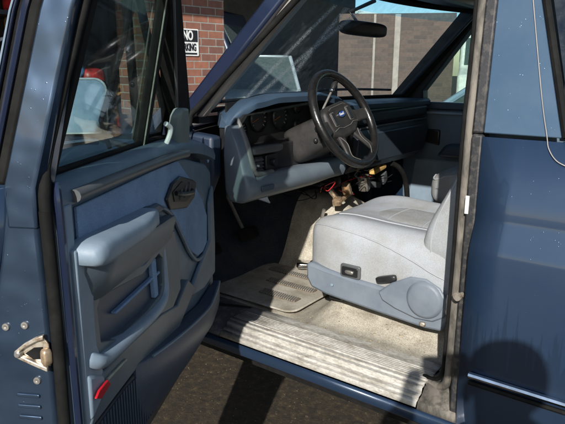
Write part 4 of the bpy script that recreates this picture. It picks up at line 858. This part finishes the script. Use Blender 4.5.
# main trim board
tb_ = [(1.018, .49), (1.018, 1.203), (.5, 1.200), (.3, 1.17), (.1, 1.125), (.04, 1.09), (.035, .80), (.04, .60), (.20, .575), (.45, .60), (.80, .60)]
MB().prism(tb_, D, -.045, -.004).build('trim_board', m_blue, door, bevel=.006)
MB().prism([(1.018, .50), (1.018, 1.20), (.992, 1.20), (.992, .50)], D, -.0035, .008).build('trim_edge_strip', m_bluelt, door, bevel=.003)
bar_ = [(.985, 1.214), (.80, 1.212), (.60, 1.208), (.45, 1.203), (.345, 1.196)]
MB().tube([D(p.x, p.z-.003, p.y) for p in spline([(s, .010, z) for s, z in bar_], 5)], .0115, 10).build('trim_bar', m_greytrim, door)
# cloth insert with its tail running down at the hinge end
ci = [(.968, 1.188), (.60, 1.186), (.405, 1.182), (.33, 1.135), (.252, 1.085), (.18, 1.03), (.127, .965), (.135, .878), (.185, .862), (.242, .866), (.323, .91), (.383, .972), (.469, 1.056), (.557, 1.097), (.655, 1.115), (.843, 1.121), (.968, 1.118)]
MB().prism(ci, D, -.0035, .004).build('cloth_insert', m_cloth, door, bevel=.002)
hb = [(.41, 1.142), (.30, 1.112), (.268, 1.098), (.290, 1.058), (.366, 1.045), (.50, 1.072), (.530, 1.105), (.480, 1.136)]
hbz = MB().prism(hb, D, .0045, .014).build('handle_bezel', m_black, door, bevel=.004)
MB().prism([(.41, 1.128), (.31, 1.098), (.31, 1.075), (.38, 1.066), (.48, 1.088), (.49, 1.115)], D, .0142, .016).build('handle_cup', m_gauge, door)
MB().tube(spline([D(.32, 1.085, .016), D(.36, 1.088, .028), D(.44, 1.100, .028), D(.47, 1.108, .018)], 5), .006, 8).build('inside_handle', m_black, door)
for q_ in range(3): MB().tube([D(.34+.04*q_, 1.112-.002*q_, .017), D(.36+.04*q_, 1.078+.004*q_, .017)], .0025, 6).build('lock_rib', m_greytrim, door)
# armrest
secs = []
NA = 24
for k in range(NA+1):
    q = k/NA; s = 1.004-.40*q; top = 1.136-.022*q-.03*max(0, (q-.8)/.2)**2; w = .060*(1-.70*max(0, (q-.55)/.45)**1.6); h = .050-.010*q
    e = {0: .55, 1: .86, 2: .97, NA: .5, NA-1: .85}.get(k, 1); g = {0: .86, 1: .97, NA: .8}.get(k, 1)
    zc = top-h/2; hh = h/2*e; ww = w*g
    secs.append([D(s, zc+hh, .0), D(s, zc+hh, ww*.40), D(s, zc+hh*.99, ww*.70), D(s, zc+hh*.88, ww*.90), D(s, zc+hh*.55, ww*.99), D(s, zc-hh*.3, ww), D(s, zc-hh*.8, ww*.93), D(s, zc-hh, ww*.75), D(s, zc-hh, 0)])
MB().loft(secs).build('armrest', m_bluelt, door, ang=70)
# dark shoulder that carries the armrest and arches over to the hinge side
sh_ = [(.995, 1.120, .050), (.90, 1.120, .052), (.75, 1.115, .045), (.62, 1.104, .034), (.55, 1.090, .022), (.47, 1.050, .018), (.385, .965, .018), (.32, .90, .018), (.25, .856, .018), (.17, .852, .016), (.12, .875, .012)]
MB().tube([D(p.x, p.z, .003) for p in spline([(s, 0, z) for s, z, _ in sh_], 6)], .0058, 8).build('arch_rim', m_blue, door)
MB().prism([(.55, 1.088), (.60, 1.112), (.70, 1.116), (.74, 1.10), (.66, 1.082)], D, .004, .018).build('pull_cup', m_bluedk, door, bevel=.006)
secs = []
for k in range(25):
    q = k/24; s = .985-.47*q; zt = 1.090-.028*q; w = (.046-.020*q)*min(1, .35+q*5); secs.append([D(s, zt, 0), D(s, zt, w), D(s, zt-.012, w+.002), D(s, zt-.075+.01*q, w*.55), D(s, zt-.088, .004), D(s, zt-.088, 0)])
MB().loft(secs).build('armrest_support', m_doorgrey, door, ang=50)
MB().prism([(1.014, .795), (1.014, 1.125), (.960, 1.125), (.945, 1.06), (.958, 1.01), (.958, .93), (.945, .90), (.93, .80)], D, -.003, .0172).build('trim_end_column', m_bluelt, door, bevel=.005)
# pocket: surround, well, shelf, divider
fr_o = [(.975, 1.052), (.895, 1.030), (.70, .998), (.56, 1.020), (.49, 1.015), (.455, .93), (.455, .845), (.54, .812), (.70, .835), (.905, .862), (.975, .905)]
fr_i = [(.945, .990), (.925, 1.008), (.855, .998), (.728, .978), (.612, .992), (.590, .975), (.590, .905), (.615, .888), (.698, .884), (.87, .896), (.94, .925)]
MB().ring(fr_o, fr_i, D, -.003, .016).build('pocket_surround', m_doorgrey, door, bevel=.006)
MB().prism(fr_i, D, -.0035, .000).build('pocket_well', m_bluedk, door)
MB().prism([(.60, .938), (.86, .944), (.86, .950), (.60, .945)], D, .0002, .012).build('pocket_shelf', m_cloth, door, bevel=.002)
MB().prism([(.625, .985), (.65, .985), (.64, .89), (.618, .89)], D, .0002, .013).build('pocket_divider', m_cloth, door, bevel=.003)
gp = [(.992, .925), (.955, .902), (.90, .893), (.80, .884), (.70, .874), (.62, .872), (.585, .885), (.575, .92), (.575, .99)]
gsec = []
G = spline([(s, 0, z) for s, z in gp], 4)
for i, p in enumerate(G):
    tn = (G[min(i+1, len(G)-1)]-G[max(i-1, 0)]).normalized(); nx_, nz_ = tn.z, -tn.x     # outward normal in the door plane
    if nz_ < 0 and i < 20: nx_, nz_ = -nx_, -nz_
    w = (.036 if i < 14 else .036-.02*(i-14)/(len(G)-15))*min(1, .45+.2*i)
    P_ = lambda o_, t_: D(p.x+nx_*o_*1.0, p.z+nz_*o_, t_)
    gsec.append([P_(.006, .0), P_(.007, w*.8), P_(.002, w), P_(-.008, w), P_(-.020, w*.75), P_(-.022, .0)])
MB().loft(gsec).build('pocket_lip', m_bluelt, door, ang=60)
MB().prism([(1.008, .895), (.975, .880), (.945, .862), (.940, .83), (1.008, .80)], D, -.003, .022).build('lower_corner_panel', m_bluelt, door, bevel=.008)
MB().prism([(.944, .868), (.80, .862), (.62, .842), (.50, .815), (.40, .85), (.33, .80), (.50, .745), (.80, .790), (1.012, .79), (1.012, .798)], D, -.003, .020).build('lower_band', m_doorgrey, door, bevel=.006)
MB().prism([(1.005, .848), (.990, .856), (.953, .856), (.942, .842), (.985, .836)], D, .0262, .031).build('red_reflector', m_red, door, bevel=.0015)
MB().prism([(.940, .852), (.850, .845), (.850, .841), (.940, .846)], D, .0205, .024).build('reflector_stripe', m_oldtrim, door)
gr = MB().prism([(1.01, .62), (1.01, .784), (.80, .782), (.60, .745), (.60, .63)], D, -.003, .018).build('speaker_grille', m_blacktrim, door, bevel=.004)
b = MB()
for k in range(30):
    s = .615+.013*k; b.prism([(s, .635), (s+.006, .635), (s+.006, .745+.035*min(1, k/18)), (s, .745+.035*min(1, k/18))], D, .0182, .0205)
b.build('grille_rib', m_bluedk, gr)['kind'] = 'stuff'
# map pocket along the bottom at the hinge end
psec = []
for k in range(21):
    q = k/20; s = .80-.74*q; w = .052*(math.sin(math.pi*(.06+.86*q)))**.55; zt = .80-.085*min(1, q*1.35)+.02*max(0, q-.7)
    zb_ = .625-.03*q
    psec.append([D(s, zt, .004), D(s, zt, w*.86), D(s, zt-.006, w), D(s, zt-.07, w*.95), D(s, zb_+.02, w*.62), D(s, zb_, w*.35), D(s, zb_, .004)])
MB().loft(psec).build('map_pocket', m_bluedk, door, ang=60)
MB().tube([(p[1]+p[2])/2 for p in psec[2:]], .0045, 8).build('map_pocket_rim', m_blue, door)
MB().prism([(.20, .85), (.33, .80), (.33, .77), (.20, .745), (.06, .75), (.05, .85), (.06, 1.05), (.11, 1.0), (.115, .88)], D, -.003, .010).build('hinge_corner_panel', m_blue, door, bevel=.006)
# outside mirror
mc = D(.335, 1.312, -.335)
nrm = Vector((.74, -.66, .13)).normalized(); mx_ = Vector((0, 0, 1)).cross(nrm).normalized(); mz_ = nrm.cross(mx_)
Rm = Matrix((mx_, -nrm, mz_)).transposed()
MB().rbox(mc, (.20, .06, .155), 6, 12, R=Rm).build('side_mirror', m_rubber, door)
MB().prism(rrect(-.092, -.070, .092, .070, .03), lambda a, z, d: mc+Rm @ Vector((a, d, z)), -.034, -.0315).build('mirror_glass', m_mirror, door)
MB().ring(rrect(-.097, -.075, .097, .075, .032), rrect(-.0925, -.0705, .0925, .0705, .03), lambda a, z, d: mc+Rm @ Vector((a, d, z)), -.040, -.028).build('mirror_bezel', m_chrome, door)
MB().tube([D(.93, 1.262, -.16), D(.75, 1.258, -.17), D(.56, 1.245, -.175), D(.50, 1.238, -.175)], [.006, .007, .007, .009], 10).build('mirror_arm', m_chrome, door)
MB().tube([D(.30, 1.245, -.33), D(.36, 1.20, -.12)], .010, 8).build('mirror_bracket', m_black, door)
for z in (.68, 1.0): MB().box(D(-.03, z, -.09), (.06, .04, .06)).build('hinge', m_jamb, door, bevel=.006)

# ------------------------------------------------------------------ the photographer, whose shadow falls on the panel
H = Vector((1.95, -1.58, 1.560)); fw = Vector((f.x, f.y, 0)).normalized(); rt = Vector((fw.y, -fw.x, 0))
def skin(name, verts, edges, m, parent, sub=2):
    """verts: (point, radius or (rx, ry)); one surface grown over the skeleton"""
    me = bpy.data.meshes.new(name); off = world_of(parent)
    me.from_pydata([tuple(Vector(v)-off) for v, _ in verts], edges, []); o = bpy.data.objects.new(name, me); COL.objects.link(o); o.parent = parent; me.materials.append(m)
    sk_ = o.modifiers.new('skin', 'SKIN'); sk_.use_smooth_shade = True
    bpy.context.view_layer.objects.active = o
    if not me.skin_vertices:
        import bmesh
        bm = bmesh.new(); bm.from_mesh(me); bm.verts.layers.skin.verify(); bm.to_mesh(me); bm.free()
    for i, (_, rr) in enumerate(verts):
        me.skin_vertices[0].data[i].radius = rr if isinstance(rr, tuple) else (rr, rr)
        me.skin_vertices[0].data[i].use_root = (i == 0)
    o.modifiers.new('sub', 'SUBSURF').levels = sub; o.modifiers['sub'].render_levels = sub; return o
m_skin = mat('skin', (.55, .34, .25), .5, col2=(.48, .28, .2)); m_jacket = mat('grey_jacket', (.10, .11, .12), .9, bump=.5); m_jean = mat('blue_jeans', (.05, .08, .16), .9, bump=.5); m_hair = mat('brown_hair', (.05, .03, .02), .8, bump=1, bscale=200)
FT = Vector((H.x, H.y, 0))-fw*.06
pers = thing('person', 'person in a grey jacket standing at the open door holding up a small camera', 'person', FT)
def Q(a, b_, z): return FT+rt*a+fw*b_+Vector((0, 0, z))
camc = H+fw*.17-rt*.10+Vector((0, 0, -.01))
def hand(sgn):
    w = camc+rt*sgn*.105-fw*.035+Vector((0, 0, -.035)); return w
hl, hr = hand(-1), hand(1)
V_ = [(Q(0, 0, .90), (.15, .10)), (Q(0, 0, 1.08), (.135, .10)), (Q(0, .01, 1.25), (.155, .105)), (Q(0, .02, 1.36), (.10, .075)), (Q(0, .04, 1.44), .052), (Q(0, .055, 1.52), (.070, .085)), (Q(0, .06, 1.60), (.072, .092)), (Q(0, .055, 1.655), (.045, .055))]
E_ = [(0, 1), (1, 2), (2, 3), (3, 4), (4, 5), (5, 6), (6, 7)]
for sgn, hd_ in ((-1, hl), (1, hr)):
    n0 = len(V_); sh0 = Q(sgn*.17, .01, 1.335); elb = Q(sgn*.25+(-.04 if sgn > 0 else -.03), .16, 1.24)
    V_ += [(sh0, .055), ((sh0+elb)/2, .046), (elb, .038), ((elb+hd_)/2, .034), (hd_-fw*.03-Vector((0, 0, .03)), .024), (hd_, (.034, .018))]
    E_ += [(3, n0)]+[(n0+i, n0+i+1) for i in range(5)]
    # four fingers over the camera top, the thumb under it
    for k in range(4):
        b0 = hd_+Vector((0, 0, .022-.014*k))-rt*sgn*.01; n1 = len(V_); L_ = (.9, 1.0, .95, .78)[k]
        V_ += [(b0+fw*.018, .0085), (b0+fw*.030*L_-rt*sgn*.020*L_, .008), (b0+fw*.026*L_-rt*sgn*.042*L_, .007)]; E_ += [(n0+5, n1), (n1, n1+1), (n1+1, n1+2)]
    n1 = len(V_); V_ += [(hd_-rt*sgn*.012-fw*.006-Vector((0, 0, .028)), .010), (hd_-rt*sgn*.04+Vector((0, 0, -.026)), .009)]; E_ += [(n0+5, n1), (n1, n1+1)]
for sgn in (-1, 1):
    n0 = len(V_); V_ += [(Q(sgn*.09, 0, .84), .085), (Q(sgn*.105, .02, .48), .055), (Q(sgn*.11, -.01, .10), .038), (Q(sgn*.115, .03, .045), (.04, .035)), (Q(sgn*.13, .16, .03), (.042, .022))]
    E_ += [(0, n0)]+[(n0+i, n0+i+1) for i in range(4)]
body_ = skin('body', V_, E_, m_skin, pers)
jk = [(Q(0, 0, .88), (.165, .12)), (Q(0, 0, 1.08), (.150, .115)), (Q(0, .01, 1.25), (.17, .12)), (Q(0, .02, 1.365), (.11, .085)), (Q(0, .035, 1.415), .062)]; je = [(0, 1), (1, 2), (2, 3), (3, 4)]
for sgn, hd_ in ((-1, hl), (1, hr)):
    n0 = len(jk); sh0 = Q(sgn*.17, .01, 1.335); elb = Q(sgn*.25+(-.04 if sgn > 0 else -.03), .16, 1.24)
    jk += [(sh0, .066), ((sh0+elb)/2, .057), (elb, .049), ((elb+hd_)/2, .044), (hd_-fw*.045-Vector((0, 0, .045)), .034)]; je += [(3, n0)]+[(n0+i, n0+i+1) for i in range(4)]
skin('jacket', jk, je, m_jacket, pers)
tr = [(Q(0, 0, .93), (.155, .108))]; te = []
for sgn in (-1, 1):
    n0 = len(tr); tr += [(Q(sgn*.09, 0, .82), .097), (Q(sgn*.105, .02, .48), .068), (Q(sgn*.11, -.01, .09), .055)]; te += [(0, n0), (n0, n0+1), (n0+1, n0+2)]
skin('trousers', tr, te, m_jean, pers)
for sgn in (-1, 1):
    a_ = math.atan2(fw.y, fw.x); MB().rbox(Q(sgn*.12, .07, .05), (.30, .11, .10), 3.5, 8, R=Matrix.Rotation(a_, 3, 'Z'), fn=lambda w, q: Vector((w.x, w.y, w.z*(1-.3*max(0, q[0])) - .01*max(0, q[0])))).build('shoe', m_rubber, pers)
hc = Q(0, .06, 1.575); a_ = math.atan2(fw.y, fw.x); RH = Matrix.Rotation(a_, 3, 'Z')
MB().rbox(hc+Vector((0, 0, .045))-fw*.02, (.205, .170, .16), 2.4, 14, R=RH).build('hair', m_hair, pers)
MB().rbox(hc+fw*.100+Vector((0, 0, -.01)), (.035, .030, .05), 2.4, 6, R=RH).build('nose', m_skin, pers)
MB().rbox(hc+fw*.090+Vector((0, 0, -.052)), (.014, .05, .014), 2.4, 6, R=RH).build('mouth', m_redp, pers)
for sgn in (-1, 1):
    MB().rbox(hc+fw*.086+rt*sgn*.032+Vector((0, 0, .012)), (.022, .026, .016), 2.2, 6, R=RH).build('eye', m_white, pers)
    MB().rbox(hc+rt*sgn*.082+Vector((0, 0, -.005)), (.045, .018, .06), 2.4, 6, R=RH).build('ear', m_skin, pers)
dc = thing('camera', 'small black compact camera held up in both hands of the photographer', 'camera', camc)
MB().rbox(camc, (.028, .105, .065), 7, 8, R=Matrix.Rotation(a_, 3, 'Z')).build('camera_body', m_black, dc)
MB().lathe([(0, 0), (.022, 0), (.022, .012), (.017, .014), (0, .012)], camc+fw*.012, fw, 20).build('lens_barrel', m_steel, dc)
